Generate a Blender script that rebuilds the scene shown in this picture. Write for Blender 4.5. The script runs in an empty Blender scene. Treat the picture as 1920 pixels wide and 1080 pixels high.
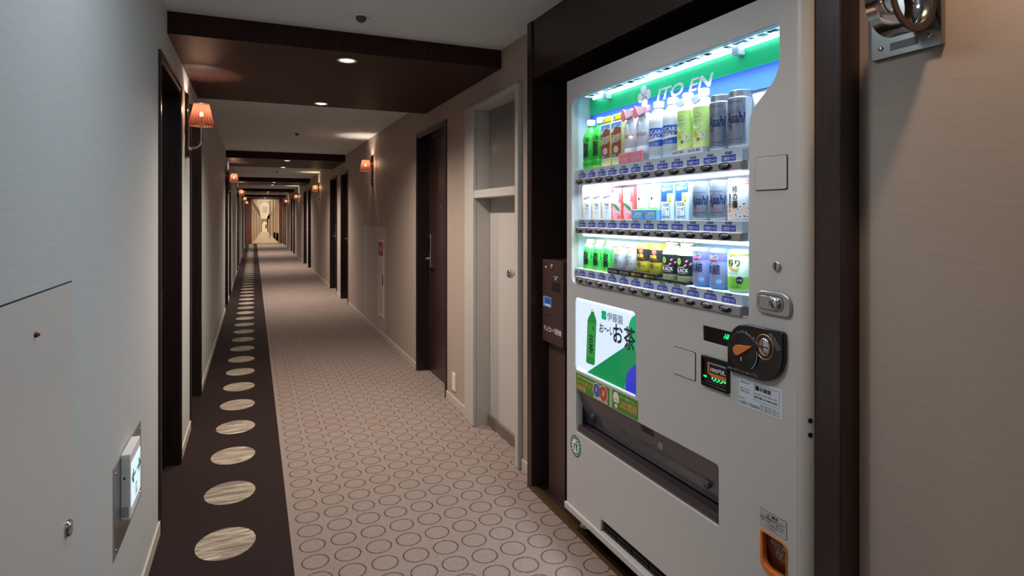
import bpy, math, random
from mathutils import Vector
random.seed(7)
PI = math.pi
SC = bpy.context.scene
COL = SC.collection

# ------------------------------------------------------------------ camera, world, lights, exposure
H = 1.27
cam_d = bpy.data.cameras.new('camera'); cam = bpy.data.objects.new('camera', cam_d); COL.objects.link(cam)
cam.location = (0, 0, H); cam.rotation_euler = (PI/2, 0, -0.4069)
cam_d.sensor_width = 36; cam_d.lens = 36*1123.52/1920; cam_d.shift_y = (405.38-540)/1920
cam_d.clip_start = .02
SC.camera = cam
w = bpy.data.worlds.new('world'); SC.world = w; w.use_nodes = True
w.node_tree.nodes['Background'].inputs[0].default_value = (.5, .5, .5, 1)
w.node_tree.nodes['Background'].inputs[1].default_value = .0
SC.view_settings.view_transform = 'Standard'; SC.view_settings.look = 'None'
SC.view_settings.exposure = 0; SC.view_settings.gamma = 1; SC.view_settings.use_curve_mapping = False
SC.cycles.max_bounces = 10; SC.cycles.diffuse_bounces = 5; SC.cycles.glossy_bounces = 4
SC.cycles.transparent_max_bounces = 12; SC.cycles.transmission_bounces = 6
SC.cycles.sample_clamp_indirect = 4; SC.cycles.caustics_reflective = False; SC.cycles.caustics_refractive = False

WARM = (1, .78, .62); WHITE = (1, .86, .74); COOL = (.80, .92, 1)
def light(name, kind, loc, power, color, size=.1, size_y=None, rot=(0, 0, 0), spot=None, blend=.6, spread=None):
    d = bpy.data.lights.new(name, kind); d.energy = power; d.color = color
    if kind == 'AREA':
        d.shape = 'RECTANGLE' if size_y else 'DISK'; d.size = size
        if size_y: d.size_y = size_y
        if spread: d.spread = math.radians(spread)
    else:
        d.shadow_soft_size = size
    if spot: d.spot_size = math.radians(spot); d.spot_blend = blend
    o = bpy.data.objects.new(name, d); COL.objects.link(o); o.location = loc; o.rotation_euler = rot
    return o
# unseen lamps added as fill, plus the downlight over the vending corner
P_FILL_BACK, P_FILL_TOP, P_SIDE, P_CORNER, P_SCONCE, P_FILL_FRONT, P_DOWN, P_TUBE, P_MURAL = 4., 6., 25., 27., 5.0, 27., 118., 3.0, 45.
light('fill_light_back', 'AREA', (.45, -1.6, 2.168), P_FILL_BACK, (.9, .96, 1), 1.0, 1.6)  # unseen fill light added behind the camera
light('fill_light_top', 'AREA', (.15, 1.35, 2.168), P_FILL_TOP, (.80, .93, 1), .45, .45)  # added out of view to brighten the left wall and machine
light('fill_light_side', 'AREA', (-2.0, -1.05, 2.12), P_SIDE, (.90, .95, 1), .5)  # added behind the left wall to light the machine front
light('fill_light_front', 'SPOT', (-.05, 1.45, 2.16), P_FILL_FRONT, (.95, .97, 1), .05, rot=Vector((1.21, .1, -1.30)).to_track_quat('-Z', 'Y').to_euler(), spot=80, blend=.8)  # added spot out of view, aimed at the machine front
light('corner_downlight', 'SPOT', (.98, .55, 2.168), P_CORNER, (1, .70, .46), .05, spot=130, blend=.8)

# ------------------------------------------------------------------ materials
def lin(c):
    return tuple(((x/255)/12.92 if x/255 <= .04045 else ((x/255+.055)/1.055)**2.4) for x in c)
def mat(name, rgb, rough=.5, metal=0., emit=0., ergb=None, spec=.5, alpha=1., coat=0.):
    m = bpy.data.materials.new(name); m.use_nodes = True
    b = m.node_tree.nodes['Principled BSDF']; c = lin(rgb)
    b.inputs['Base Color'].default_value = (*c, 1); b.inputs['Roughness'].default_value = rough
    b.inputs['Metallic'].default_value = metal; b.inputs['Specular IOR Level'].default_value = spec
    b.inputs['Coat Weight'].default_value = coat
    if emit:
        b.inputs['Emission Color'].default_value = (*(lin(ergb) if ergb else c), 1); b.inputs['Emission Strength'].default_value = emit
    b.inputs['Alpha'].default_value = alpha
    return m
def nd(m, t, **kw):
    n = m.node_tree.nodes.new(t)
    for k, v in kw.items(): setattr(n, k, v)
    return n
def grain(m, scale=(1, 1, 1), c0=(40, 26, 26), c1=(60, 40, 38), detail=6, bump=.0, coords='Object', nscale=8., dist=.002):
    nt = m.node_tree; b = nt.nodes['Principled BSDF']
    g = nd(m, 'ShaderNodeNewGeometry'); mp = nd(m, 'ShaderNodeMapping'); mp.inputs['Scale'].default_value = scale
    nt.links.new(g.outputs['Position'], mp.inputs['Vector'])
    n = nd(m, 'ShaderNodeTexNoise'); n.inputs['Scale'].default_value = nscale; n.inputs['Detail'].default_value = detail
    nt.links.new(mp.outputs[0], n.inputs['Vector'])
    r = nd(m, 'ShaderNodeValToRGB'); r.color_ramp.elements[0].position = .3; r.color_ramp.elements[1].position = .7
    r.color_ramp.elements[0].color = (*lin(c0), 1); r.color_ramp.elements[1].color = (*lin(c1), 1)
    nt.links.new(n.outputs[0], r.inputs[0]); nt.links.new(r.outputs[0], b.inputs['Base Color'])
    if bump:
        bp = nd(m, 'ShaderNodeBump'); bp.inputs['Strength'].default_value = bump; bp.inputs['Distance'].default_value = dist
        nt.links.new(n.outputs[0], bp.inputs['Height']); nt.links.new(bp.outputs[0], b.inputs['Normal'])
    return m
M_wall = grain(mat('wallpaper', (198, 190, 180), .62, spec=.3), (8, 2.5, 40), (183, 184, 184), (190, 191, 191), 4, .05, nscale=6)
M_wallr = grain(mat('wallpaper_taupe', (176, 160, 148), .62, spec=.3), (8, 2.5, 40), (169, 153, 142), (175, 159, 148), 4, .03, nscale=6)
M_ceil = mat('ceiling_paint', (214, 222, 224), .8, spec=.2)
M_paint = mat('door_paint', (188, 183, 178), .4)
M_base = mat('baseboard_vinyl', (190, 182, 172), .45)
M_wood = grain(mat('dark_wood', (50, 34, 32), .3), (30, 30, 1.2), (43, 29, 29), (54, 37, 35), 6, .03, nscale=4)
M_frame = grain(mat('door_frame_wood', (30, 20, 20), .3), (20, 20, 1), (24, 16, 16), (36, 25, 24), 6, .04, nscale=6)
M_beam = grain(mat('beam_wood', (55, 36, 33), .5, spec=.12), (30, 1.2, 4), (44, 28, 26), (64, 40, 37), 6, .05, nscale=4)
M_leaf = grain(mat('door_wood', (50, 29, 27), .3), (20, 20, 1), (38, 21, 20), (58, 34, 31), 6, .04, nscale=6)
M_endwall = mat('end_wall_red_brown', (96, 52, 40), .6)
M_chrome = mat('chrome', (205, 205, 208), .12, 1.)
M_steel = mat('brushed_steel', (190, 190, 190), .3, 1.)
M_plate = mat('polished_dark_plate', (166, 168, 166), .22, 1.)
M_bronze = mat('bronze_strip', (120, 92, 62), .35, .8)
M_black = mat('black', (10, 9, 9), .5)
M_gap = mat('dark_gap', (32, 30, 30), .8)
M_blackgloss = mat('black_gloss_plastic', (16, 14, 14), .22)
M_white = mat('white_plastic', (225, 226, 226), .4)
M_printwhite = mat('print_white', (235, 235, 235), .5)
M_printgrey = mat('print_grey', (150, 150, 150), .5)
M_printblack = mat('print_black', (22, 22, 26), .5)
M_body = mat('machine_enamel', (192, 188, 185), .34, spec=.4)
M_side = mat('machine_dark_side', (40, 38, 42), .5)
M_case = mat('display_case_white', (226, 234, 238), .5)
M_rail = mat('rail_grey', (148, 142, 142), .4)
M_btn = mat('button_well', (36, 36, 40), .3)
M_cap = mat('button_cap', (86, 88, 96), .25)
M_strip = mat('price_strip', (176, 190, 204), .35)
M_tag = mat('tag_blue', (44, 62, 168), .45)
M_tube = mat('led_tube', (255, 255, 255), .4, emit=4., ergb=(215, 236, 255))
M_guide = mat('led_light_guide', (255, 255, 255), .3, emit=2.0, ergb=(190, 226, 255))
M_hgreen = mat('header_green', (14, 214, 138), .4)
M_hblue = mat('header_blue', (62, 104, 236), .4)
M_brown = mat('card_box_brown', (66, 44, 42), .42)
M_orange = mat('orange_plastic', (214, 120, 50), .4)
M_gold = mat('gold_ring', (190, 140, 80), .35, .6)
M_greenled = mat('green_led', (20, 255, 120), .4, emit=2.2)
M_redled = mat('red_led', (255, 120, 90), .4, emit=3.)
M_smoke = mat('smoked_flap', (70, 66, 70), .16, spec=.6)
M_rubber = mat('foot_rubber', (30, 28, 30), .6)
def glassy(name, tint=(1, 1, 1), gloss=.06, rough=.03):
    m = bpy.data.materials.new(name); m.use_nodes = True; nt = m.node_tree
    for n in list(nt.nodes): nt.nodes.remove(n)
    o = nd(m, 'ShaderNodeOutputMaterial'); t = nd(m, 'ShaderNodeBsdfTransparent'); t.inputs[0].default_value = (*tint, 1)
    g = nd(m, 'ShaderNodeBsdfGlossy'); g.inputs['Roughness'].default_value = rough
    x = nd(m, 'ShaderNodeMixShader'); x.inputs[0].default_value = gloss
    nt.links.new(t.outputs[0], x.inputs[1]); nt.links.new(g.outputs[0], x.inputs[2]); nt.links.new(x.outputs[0], o.inputs[0])
    return m
M_pane = glassy('clear_acrylic', (.97, .99, 1), .03)
M_clearpl = glassy('clear_pet', (.86, .93, .97), .14, .1)
def shade_mat(name, clear):
    m = bpy.data.materials.new(name); m.use_nodes = True; nt = m.node_tree
    for n in list(nt.nodes): nt.nodes.remove(n)
    o = nd(m, 'ShaderNodeOutputMaterial'); tr = nd(m, 'ShaderNodeBsdfTransparent'); tl = nd(m, 'ShaderNodeBsdfTranslucent'); df = nd(m, 'ShaderNodeBsdfDiffuse')
    tr.inputs[0].default_value = (1, .74, .6, 1); tl.inputs[0].default_value = (.040, .014, .009, 1); df.inputs[0].default_value = (.22, .08, .055, 1)
    a = nd(m, 'ShaderNodeMixShader'); a.inputs[0].default_value = .35
    b = nd(m, 'ShaderNodeMixShader'); b.inputs[0].default_value = clear
    nt.links.new(tl.outputs[0], a.inputs[1]); nt.links.new(df.outputs[0], a.inputs[2])
    nt.links.new(a.outputs[0], b.inputs[1]); nt.links.new(tr.outputs[0], b.inputs[2]); nt.links.new(b.outputs[0], o.inputs[0])
    return m
M_shade = shade_mat('string_shade', .12); M_shade2 = shade_mat('string_gap', .5)
M_bulb = mat('warm_bulb', (255, 235, 205), .4, emit=14., ergb=(255, 214, 160))
M_lampdisc = mat('downlight_disc', (255, 240, 220), .4, emit=2.6, ergb=(255, 232, 200))

def carpet():
    m = bpy.data.materials.new('carpet'); m.use_nodes = True; nt = m.node_tree; b = nt.nodes['Principled BSDF']
    b.inputs['Roughness'].default_value = .95; b.inputs['Specular IOR Level'].default_value = .15
    g = nd(m, 'ShaderNodeNewGeometry'); sp = nd(m, 'ShaderNodeSeparateXYZ'); nt.links.new(g.outputs['Position'], sp.inputs[0])
    jn = nd(m, 'ShaderNodeTexNoise'); jn.inputs['Scale'].default_value = 190; nt.links.new(g.outputs['Position'], jn.inputs['Vector'])
    def op(k, a, c=None, d=None):
        n = nd(m, 'ShaderNodeMath', operation=k)
        for i, v in enumerate((a, c, d)):
            if v is None: continue
            if isinstance(v, (int, float)): n.inputs[i].default_value = v
            else: nt.links.new(v, n.inputs[i])
        return n.outputs[0]
    def mix(f, a, c):
        n = nd(m, 'ShaderNodeMix', data_type='RGBA'); nt.links.new(f, n.inputs[0])
        for i, v in ((6, a), (7, c)):
            if isinstance(v, tuple): n.inputs[i].default_value = (*lin(v), 1)
            else: nt.links.new(v, n.inputs[i])
        return n.outputs[2]
    X, Y = sp.outputs[0], sp.outputs[1]
    jit = op('MULTIPLY', op('SUBTRACT', jn.outputs[0], .5), .006)
    # rings
    u = op('DIVIDE', op('SUBTRACT', X, .2079), .1171); cu = op('ROUND', u); fx = op('MULTIPLY', op('SUBTRACT', u, cu), .1171)
    v = op('DIVIDE', op('SUBTRACT', op('SUBTRACT', Y, 3.1356), op('MULTIPLY', cu, .0052)), .1181); fy = op('MULTIPLY', op('SUBTRACT', v, op('ROUND', v)), .1181)
    r = op('ADD', op('SQRT', op('ADD', op('MULTIPLY', fx, fx), op('MULTIPLY', fy, fy))), jit)
    ring = op('LESS_THAN', op('ABSOLUTE', op('SUBTRACT', r, .0468)), .0026)
    ring = op('MULTIPLY', ring, op('GREATER_THAN', u, -.5))
    pile = nd(m, 'ShaderNodeTexNoise'); pile.inputs['Scale'].default_value = 55; pile.inputs['Detail'].default_value = 8; nt.links.new(g.outputs['Position'], pile.inputs['Vector'])
    stain = nd(m, 'ShaderNodeTexNoise'); stain.inputs['Scale'].default_value = 3.; nt.links.new(g.outputs['Position'], stain.inputs['Vector'])
    base = mix(pile.outputs[0], (126, 113, 107), (151, 137, 130))
    base = mix(op('MULTIPLY', stain.outputs[0], .35), base, (122, 105, 98))
    light_c = mix(op('MULTIPLY', ring, .9), base, (70, 54, 50))
    # dark runner with big striped dots
    k = op('DIVIDE', op('SUBTRACT', Y, 2.5785), .4658); dy = op('MULTIPLY', op('SUBTRACT', k, op('ROUND', k)), .4658)
    ex = op('DIVIDE', op('ADD', X, .1), .107); ey = op('DIVIDE', dy, .1225)
    er = op('ADD', op('SQRT', op('ADD', op('MULTIPLY', ex, ex), op('MULTIPLY', ey, ey))), op('MULTIPLY', jit, 5))
    dot = op('LESS_THAN', er, 1.)
    mp = nd(m, 'ShaderNodeMapping'); mp.inputs['Scale'].default_value = (2.6, 34, 1); mp.inputs['Rotation'].default_value = (0, 0, .03); nt.links.new(g.outputs['Position'], mp.inputs['Vector'])
    sn = nd(m, 'ShaderNodeTexNoise'); sn.inputs['Scale'].default_value = 1.; sn.inputs['Detail'].default_value = 3; nt.links.new(mp.outputs[0], sn.inputs['Vector'])
    rp = nd(m, 'ShaderNodeValToRGB'); rp.color_ramp.interpolation = 'CONSTANT'
    e = rp.color_ramp.elements; e[0].position = 0; e[0].color = (*lin((124, 112, 102)), 1); e[1].position = .44; e[1].color = (*lin((166, 154, 138)), 1)
    for p_, c_ in ((.52, (140, 128, 116)), (.60, (196, 186, 164)), (.66, (134, 122, 112))):
        q = e.new(p_); q.color = (*lin(c_), 1)
    nt.links.new(sn.outputs[0], rp.inputs[0])
    dark = mix(pile.outputs[0], (34, 25, 24), (47, 35, 34))
    dark = mix(dot, dark, rp.outputs[0])
    out = mix(op('LESS_THAN', op('ADD', X, op('MULTIPLY', jit, .5)), .133), light_c, dark)
    nt.links.new(out, b.inputs['Base Color'])
    bp = nd(m, 'ShaderNodeBump'); bp.inputs['Strength'].default_value = .25; bp.inputs['Distance'].default_value = .003
    nt.links.new(pile.outputs[0], bp.inputs['Height']); nt.links.new(bp.outputs[0], b.inputs['Normal'])
    return m
M_carpet = carpet()

# ------------------------------------------------------------------ geometry helpers
class G:
    def __init__(s): s.v = []; s.f = []; s.m = []; s.s = []
    def add(s, vs, fs, mi=0, sm=False):
        o = len(s.v); s.v += [tuple(p) for p in vs]
        for f in fs: s.f.append([i+o for i in f]); s.m.append(mi); s.s.append(sm)
        return s
    def box(s, x0, x1, y0, y1, z0, z1, mi=0):
        vs = [(x, y, z) for x in (x0, x1) for y in (y0, y1) for z in (z0, z1)]
        return s.add(vs, [(0, 1, 3, 2), (4, 6, 7, 5), (0, 4, 5, 1), (2, 3, 7, 6), (0, 2, 6, 4), (1, 5, 7, 3)], mi)
    def prism(s, pts, y0, y1, mi=0, sm=False):            # polygon in x-z, front at y0
        n = len(pts); vs = [(x, y0, z) for x, z in pts]+[(x, y1, z) for x, z in pts]
        s.add(vs[:n], [tuple(range(n))], mi); s.add(vs[n:], [tuple(reversed(range(n)))], mi)
        s.add(vs, [(i, i+n, (i+1) % n+n, (i+1) % n) for i in range(n)], mi, sm); return s
    def flat(s, pts, y, mi=0):
        return s.add([(x, y, z) for x, z in pts], [tuple(range(len(pts)))], mi)
    def lathe(s, prof, n=24, c=(0, 0, 0), mi=0, sx=1., sy=1., sm=True, capb=True, capt=True):
        vs = []; k = len(prof)
        for i in range(n):
            a = 2*PI*i/n
            for r, z in prof: vs.append((c[0]+r*sx*math.cos(a), c[1]+r*sy*math.sin(a), c[2]+z))
        fs = [(i*k+j, ((i+1) % n)*k+j, ((i+1) % n)*k+j+1, i*k+j+1) for i in range(n) for j in range(k-1)]
        s.add(vs, fs, mi, sm)
        if capb and prof[0][0] > 1e-5: s.add([vs[i*k] for i in range(n)], [tuple(reversed(range(n)))], mi)
        if capt and prof[-1][0] > 1e-5: s.add([vs[i*k+k-1] for i in range(n)], [tuple(range(n))], mi)
        return s
    def ylathe(s, prof, n=24, c=(0, 0, 0), mi=0, sx=1., sz=1., sm=True, caps=True):   # axis along y (profile r, y)
        vs = []; k = len(prof)
        for i in range(n):
            a = 2*PI*i/n
            for r, y in prof: vs.append((c[0]+r*sx*math.cos(a), c[1]+y, c[2]+r*sz*math.sin(a)))
        fs = [(i*k+j, i*k+j+1, ((i+1) % n)*k+j+1, ((i+1) % n)*k+j) for i in range(n) for j in range(k-1)]
        s.add(vs, fs, mi, sm)
        if caps and prof[0][0] > 1e-5: s.add([vs[i*k] for i in range(n)], [tuple(range(n))], mi)
        if caps and prof[-1][0] > 1e-5: s.add([vs[i*k+k-1] for i in range(n)], [tuple(reversed(range(n)))], mi)
        return s
    def band(s, r, z0, z1, a0=-PI, a1=PI, n=24, mi=0, c=(0, 0)):           # strip of a cylinder, angle 0 = front (-y)
        vs = []
        for i in range(n+1):
            a = a0+(a1-a0)*i/n
            for z in (z0, z1): vs.append((c[0]+r*math.sin(a), c[1]-r*math.cos(a), z))
        return s.add(vs, [(2*i, 2*i+2, 2*i+3, 2*i+1) for i in range(n)], mi, True)
    def tube(s, pts, r, n=10, mi=0):
        pts = [Vector(p) for p in pts]; vs = []
        up = Vector((.13, .31, .94))
        for i, p in enumerate(pts):
            t = (pts[min(i+1, len(pts)-1)]-pts[max(i-1, 0)]).normalized()
            a = t.cross(up).normalized(); b = t.cross(a)
            rr = r[i] if isinstance(r, (list, tuple)) else r
            for j in range(n):
                th = 2*PI*j/n; vs.append(p+a*rr*math.cos(th)+b*rr*math.sin(th))
        k = len(pts)
        s.add(vs, [(i*n+j, i*n+(j+1) % n, (i+1)*n+(j+1) % n, (i+1)*n+j) for i in range(k-1) for j in range(n)], mi, True)
        s.add(vs[:n], [tuple(range(n))], mi); s.add(vs[-n:], [tuple(reversed(range(n)))], mi); return s
    def build(s, name, mats, parent=None, bevel=0, seg=2):
        me = bpy.data.meshes.new(name); me.from_pydata(s.v, [], s.f)
        for m in (mats if isinstance(mats, (list, tuple)) else [mats]): me.materials.append(m)
        me.polygons.foreach_set('material_index', s.m); me.polygons.foreach_set('use_smooth', s.s)
        import bmesh
        bm = bmesh.new(); bm.from_mesh(me); bmesh.ops.recalc_face_normals(bm, faces=bm.faces); bm.to_mesh(me); bm.free()
        o = bpy.data.objects.new(name, me); COL.objects.link(o)
        if parent: o.parent = parent
        if bevel:
            b = o.modifiers.new('bevel', 'BEVEL'); b.width = bevel; b.segments = seg; b.limit_method = 'ANGLE'; b.angle_limit = .7
        return o
def empty(name, loc, rz=0.):
    o = bpy.data.objects.new(name, None); COL.objects.link(o); o.location = loc; o.rotation_euler = (0, 0, rz); o.empty_display_size = .05; return o
def tag(o, label=None, cat=None, group=None, kind=None):
    for k, v in (('label', label), ('category', cat), ('group', group), ('kind', kind)):
        if v: o[k] = v
    return o
def struct(o, label=None): return tag(o, label, kind='structure')
def copy_tree(o, parent=None):
    c = o.copy(); COL.objects.link(c)
    if parent: c.parent = parent
    for ch in [x for x in ALLKIDS(o)]: copy_tree(ch, c)
    return c
def ALLKIDS(o): return list(o.children)
def rrect(x0, x1, z0, z1, r, n=5):
    if not isinstance(r, (list, tuple)): r = [r]*4      # bl, br, tr, tl
    pts = []
    for (cx, cz, sx, sz, a0), q in zip(((x0, z0, 1, 1, PI), (x1, z0, -1, 1, 1.5*PI), (x1, z1, -1, -1, 0), (x0, z1, 1, -1, .5*PI)), r):
        if q < 1e-6: pts.append((cx, cz)); continue
        for i in range(n+1):
            a = a0+PI/2*i/n; pts.append((cx+sx*q+q*math.cos(a), cz+sz*q+q*math.sin(a)))
    return pts
def ell(cx, cz, a, b=None, n=28, t0=0., t1=2*PI):
    b = a if b is None else b; full = abs(t1-t0-2*PI) < 1e-6
    return [(cx+a*math.cos(t0+(t1-t0)*i/(n if full else n-1)), cz+b*math.sin(t0+(t1-t0)*i/(n if full else n-1))) for i in range(n)]
def curve_mesh(outer, holes, y0, y1, bevel=0.):
    c = bpy.data.curves.new('c', 'CURVE'); c.dimensions = '2D'; c.fill_mode = 'BOTH'
    for k, poly in enumerate([outer]+holes):
        sp = c.splines.new('POLY'); sp.points.add(len(poly)-1); sp.use_cyclic_u = True
        for p, (x, z) in zip(sp.points, poly): p.co = (x, z, 0, 1)
    c.extrude = (y1-y0)/2-bevel; c.bevel_depth = bevel; c.bevel_resolution = 1; c.offset = -bevel
    o = bpy.data.objects.new('c', c); COL.objects.link(o)
    me = bpy.data.meshes.new_from_object(o.evaluated_get(bpy.context.evaluated_depsgraph_get()))
    bpy.data.objects.remove(o); bpy.data.curves.remove(c)
    for v in me.vertices:
        x, z, d = v.co; v.co = (x, (y0+y1)/2-d, z)
    return me
def plate(name, outer, holes, y0, y1, m, parent, bevel=0.):
    me = curve_mesh(outer, holes, y0, y1, bevel); me.name = name; me.materials.clear(); me.materials.append(m)
    o = bpy.data.objects.new(name, me); COL.objects.link(o); o.parent = parent; return o
_tc = {}
def text_mesh(body, bold=0., shear=0., space=1., vertical=False, line=.95):
    k = (body, bold, shear, space, vertical, line)
    if k in _tc: return _tc[k]
    c = bpy.data.curves.new('t', 'FONT'); c.body = '\n'.join(body) if vertical else body
    c.shear = shear; c.space_character = space; c.resolution_u = 3; c.align_x = 'CENTER'; c.space_line = line
    o = bpy.data.objects.new('t', c); COL.objects.link(o)
    me = bpy.data.meshes.new_from_object(o.evaluated_get(bpy.context.evaluated_depsgraph_get()))
    bpy.data.objects.remove(o); bpy.data.curves.remove(c)
    vs = [tuple(v.co) for v in me.vertices]; fs = [tuple(p.vertices) for p in me.polygons]; bpy.data.meshes.remove(me)
    if bold:                                               # heavier strokes: the outline laid down four times, a little apart
        b = bold*.55; n0 = len(vs); base = vs; f0 = fs; vs = []; fs = []
        for k_, (dx, dy) in enumerate(((-b, -b), (b, -b), (-b, b), (b, b))):
            vs += [(v[0]+dx, v[1]+dy, k_*1.5e-5) for v in base]; fs += [tuple(i+k_*n0 for i in f) for f in f0]
    xs = [v[0] for v in vs]; ys = [v[1] for v in vs]
    x0, x1, y0, y1 = min(xs), max(xs), min(ys), max(ys)
    _tc[k] = ([((v[0]-(x0+x1)/2)/(x1-x0), (v[1]-(y0+y1)/2)/(y1-y0), v[2]) for v in vs], fs, (x1-x0)/(y1-y0)); return _tc[k]
def text(g, body, cx, cz, y, wd=None, ht=None, mi=0, rot=0., wrap=None, **kw):
    """lettering added to g: centred at (cx, cz) in the x-z plane, facing -y; wrap = radius of the cylinder it runs round"""
    vs, fs, asp = text_mesh(body, **kw)
    if wd is None: wd = ht*asp
    if ht is None: ht = wd/asp
    out = []; ca, sa = math.cos(rot), math.sin(rot)
    for a, b, lay in vs:
        x, z = a*wd, b*ht; x, z = x*ca-z*sa, x*sa+z*ca; x += cx; z += cz
        if wrap: out.append(((wrap+lay)*math.sin(x/wrap), -(wrap+lay)*math.cos(x/wrap)+y, z))
        else: out.append((x, y-lay, z))
    return g.add(out, fs, mi)
def clover(g, cx, cz, r, y, mi=0, rot=PI/4, gap=.54):
    for i in range(4):
        a = rot+i*PI/2; px, pz = cx+math.cos(a)*r*gap, cz+math.sin(a)*r*gap; pts = []
        for j in range(18):
            t = 2*PI*j/18; ex, ez = r*.50*math.cos(t), r*.47*math.sin(t)*(1+.28*math.cos(t))
            pts.append((px+ex*math.cos(a)-ez*math.sin(a), pz+ex*math.sin(a)+ez*math.cos(a)))
        g.flat(pts, y, mi)
    return g
def ringflat(g, cx, cz, r0, r1, y, mi=0, n=28, a0=0., a1=2*PI, ez=1.):
    vs = []
    for i in range(n+1):
        a = a0+(a1-a0)*i/n
        for r in (r0, r1): vs.append((cx+r*math.cos(a), y, cz+r*ez*math.sin(a)))
    return g.add(vs, [(2*i, 2*i+1, 2*i+3, 2*i+2) for i in range(n)], mi)

# ------------------------------------------------------------------ structure
XL, XR, ZC, ZB, YEND, YBACK = -.35, 1.24, 2.174, 2.075, 30.0, -3.0
PER = 6.06
struct(G().box(-3.2, 2.2, YBACK, YEND, -.1, 0).build('floor', M_carpet), 'patterned carpet floor with dark runner of striped dots and pale ringed field')
struct(G().box(-3.2, 2.2, YBACK, YEND, ZC, ZC+.1).build('ceiling', M_ceil), 'pale painted corridor ceiling')
LD, RD = [], []
for k in range(5):
    LD += [(2.775+PER*k, 3.50+PER*k), (4.05+PER*k, 4.78+PER*k)]
    if k: RD += [(2.75+PER*k, 3.47+PER*k), (3.99+PER*k, 4.90+PER*k)]
LD = [d for d in LD if d[1] < YEND-.3]; RD = [d for d in RD if d[1] < YEND-.3]
DH = 1.915
def wall(name, xa, xb, ops, y0, y1, label):
    g = G(); y = y0
    for a, b, zt in sorted(ops):
        g.box(xa, xb, y, a, 0, ZC)
        if zt < ZC: g.box(xa, xb, a, b, zt, ZC)
        y = b
    g.box(xa, xb, y, y1, 0, ZC); return struct(g.build(name, M_wallr if name == 'wall_right' else M_wall), label)
wall('wall_left', XL-.2, XL, [(a, b, DH) for a, b in LD]+[(.05, .78, 2.0)], YBACK, YEND, 'pale papered left corridor wall with dark door recesses')  # opening beside the camera is added to let the side fill light through
WD = (2.787, 3.56); DD = (4.045, 4.84); RC = (.92, 2.545)
wall('wall_right', XR, XR+.2, [(*RC, ZC), (*WD, 1.93), (*DD, DH+.01)]+[(a, b, DH) for a, b in RD], YBACK, YEND, 'pale papered right corridor wall with doors and vending recess')
struct(G().box(-.7, 2.2, YEND, YEND+.1, 0, ZC).build('wall_end', M_endwall), 'dark red-brown wall closing the far end of the corridor')
struct(G().box(-3.2, 2.2, YBACK-.1, YBACK, 0, ZC).build('wall_back', M_wall), 'pale wall behind the camera')
g = G().box(-3.3, -3.2, YBACK, 1.1, 0, ZC); g.box(-3.2, XL-.2, 1.0, 1.1, 0, ZC); struct(g.build('wall_added_side', M_wall), 'pale unseen walls added around the side fill light')  # added room out of view, holds the side fill light
# recess
struct(G().box(1.18, 1.98, 2.512, 2.56, 0, ZC).build('trim_1', M_wood, bevel=.003), 'dark wooden post left of the vending recess')
struct(G().box(1.18, 1.98, .92, .985, 0, ZC).build('trim_2', M_wood, bevel=.003), 'dark wooden post right of the vending recess')
struct(G().box(1.188, 1.98, .985, 2.512, 1.906, ZC).build('trim_3', M_wood), 'dark wooden lintel above the vending recess')
struct(G().box(1.95, 1.99, .985, 2.512, 0, 1.906).build('wall_recess', M_wood), 'dark wooden back of the vending recess')
g = G().box(1.18, 1.205, .985, 2.512, 0, .021); g.box(1.205, 1.95, .985, 2.512, 0, .012, 1)
struct(g.build('trim_4', [M_bronze, M_wood]), 'bronze edging strip and dark floor of the vending recess')
for i, (a, b) in enumerate([(RC[1]+.015, WD[0]-.045), (WD[1]+.03, DD[0]-.02), (DD[1]+.02, 8.76), (YBACK, RC[0])]+[(RD[j][1]+.02, (RD[j+1][0]-.02 if j+1 < len(RD) else YEND)) for j in range(len(RD))]):
    n = struct(G().box(XR-.008, XR, a, b, 0, .055).build('baseboard_right', M_base, bevel=.002))
ys = [(YBACK, LD[0][0]-.02)]+[(LD[j][1]+.02, (LD[j+1][0]-.02 if j+1 < len(LD) else YEND)) for j in range(len(LD))]
ys = [(YBACK, .05), (.78, ys[0][1])]+ys[1:]
for a, b in ys: struct(G().box(XL, XL+.008, a, b, 0, .055).build('baseboard_left', M_base, bevel=.002))

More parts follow.
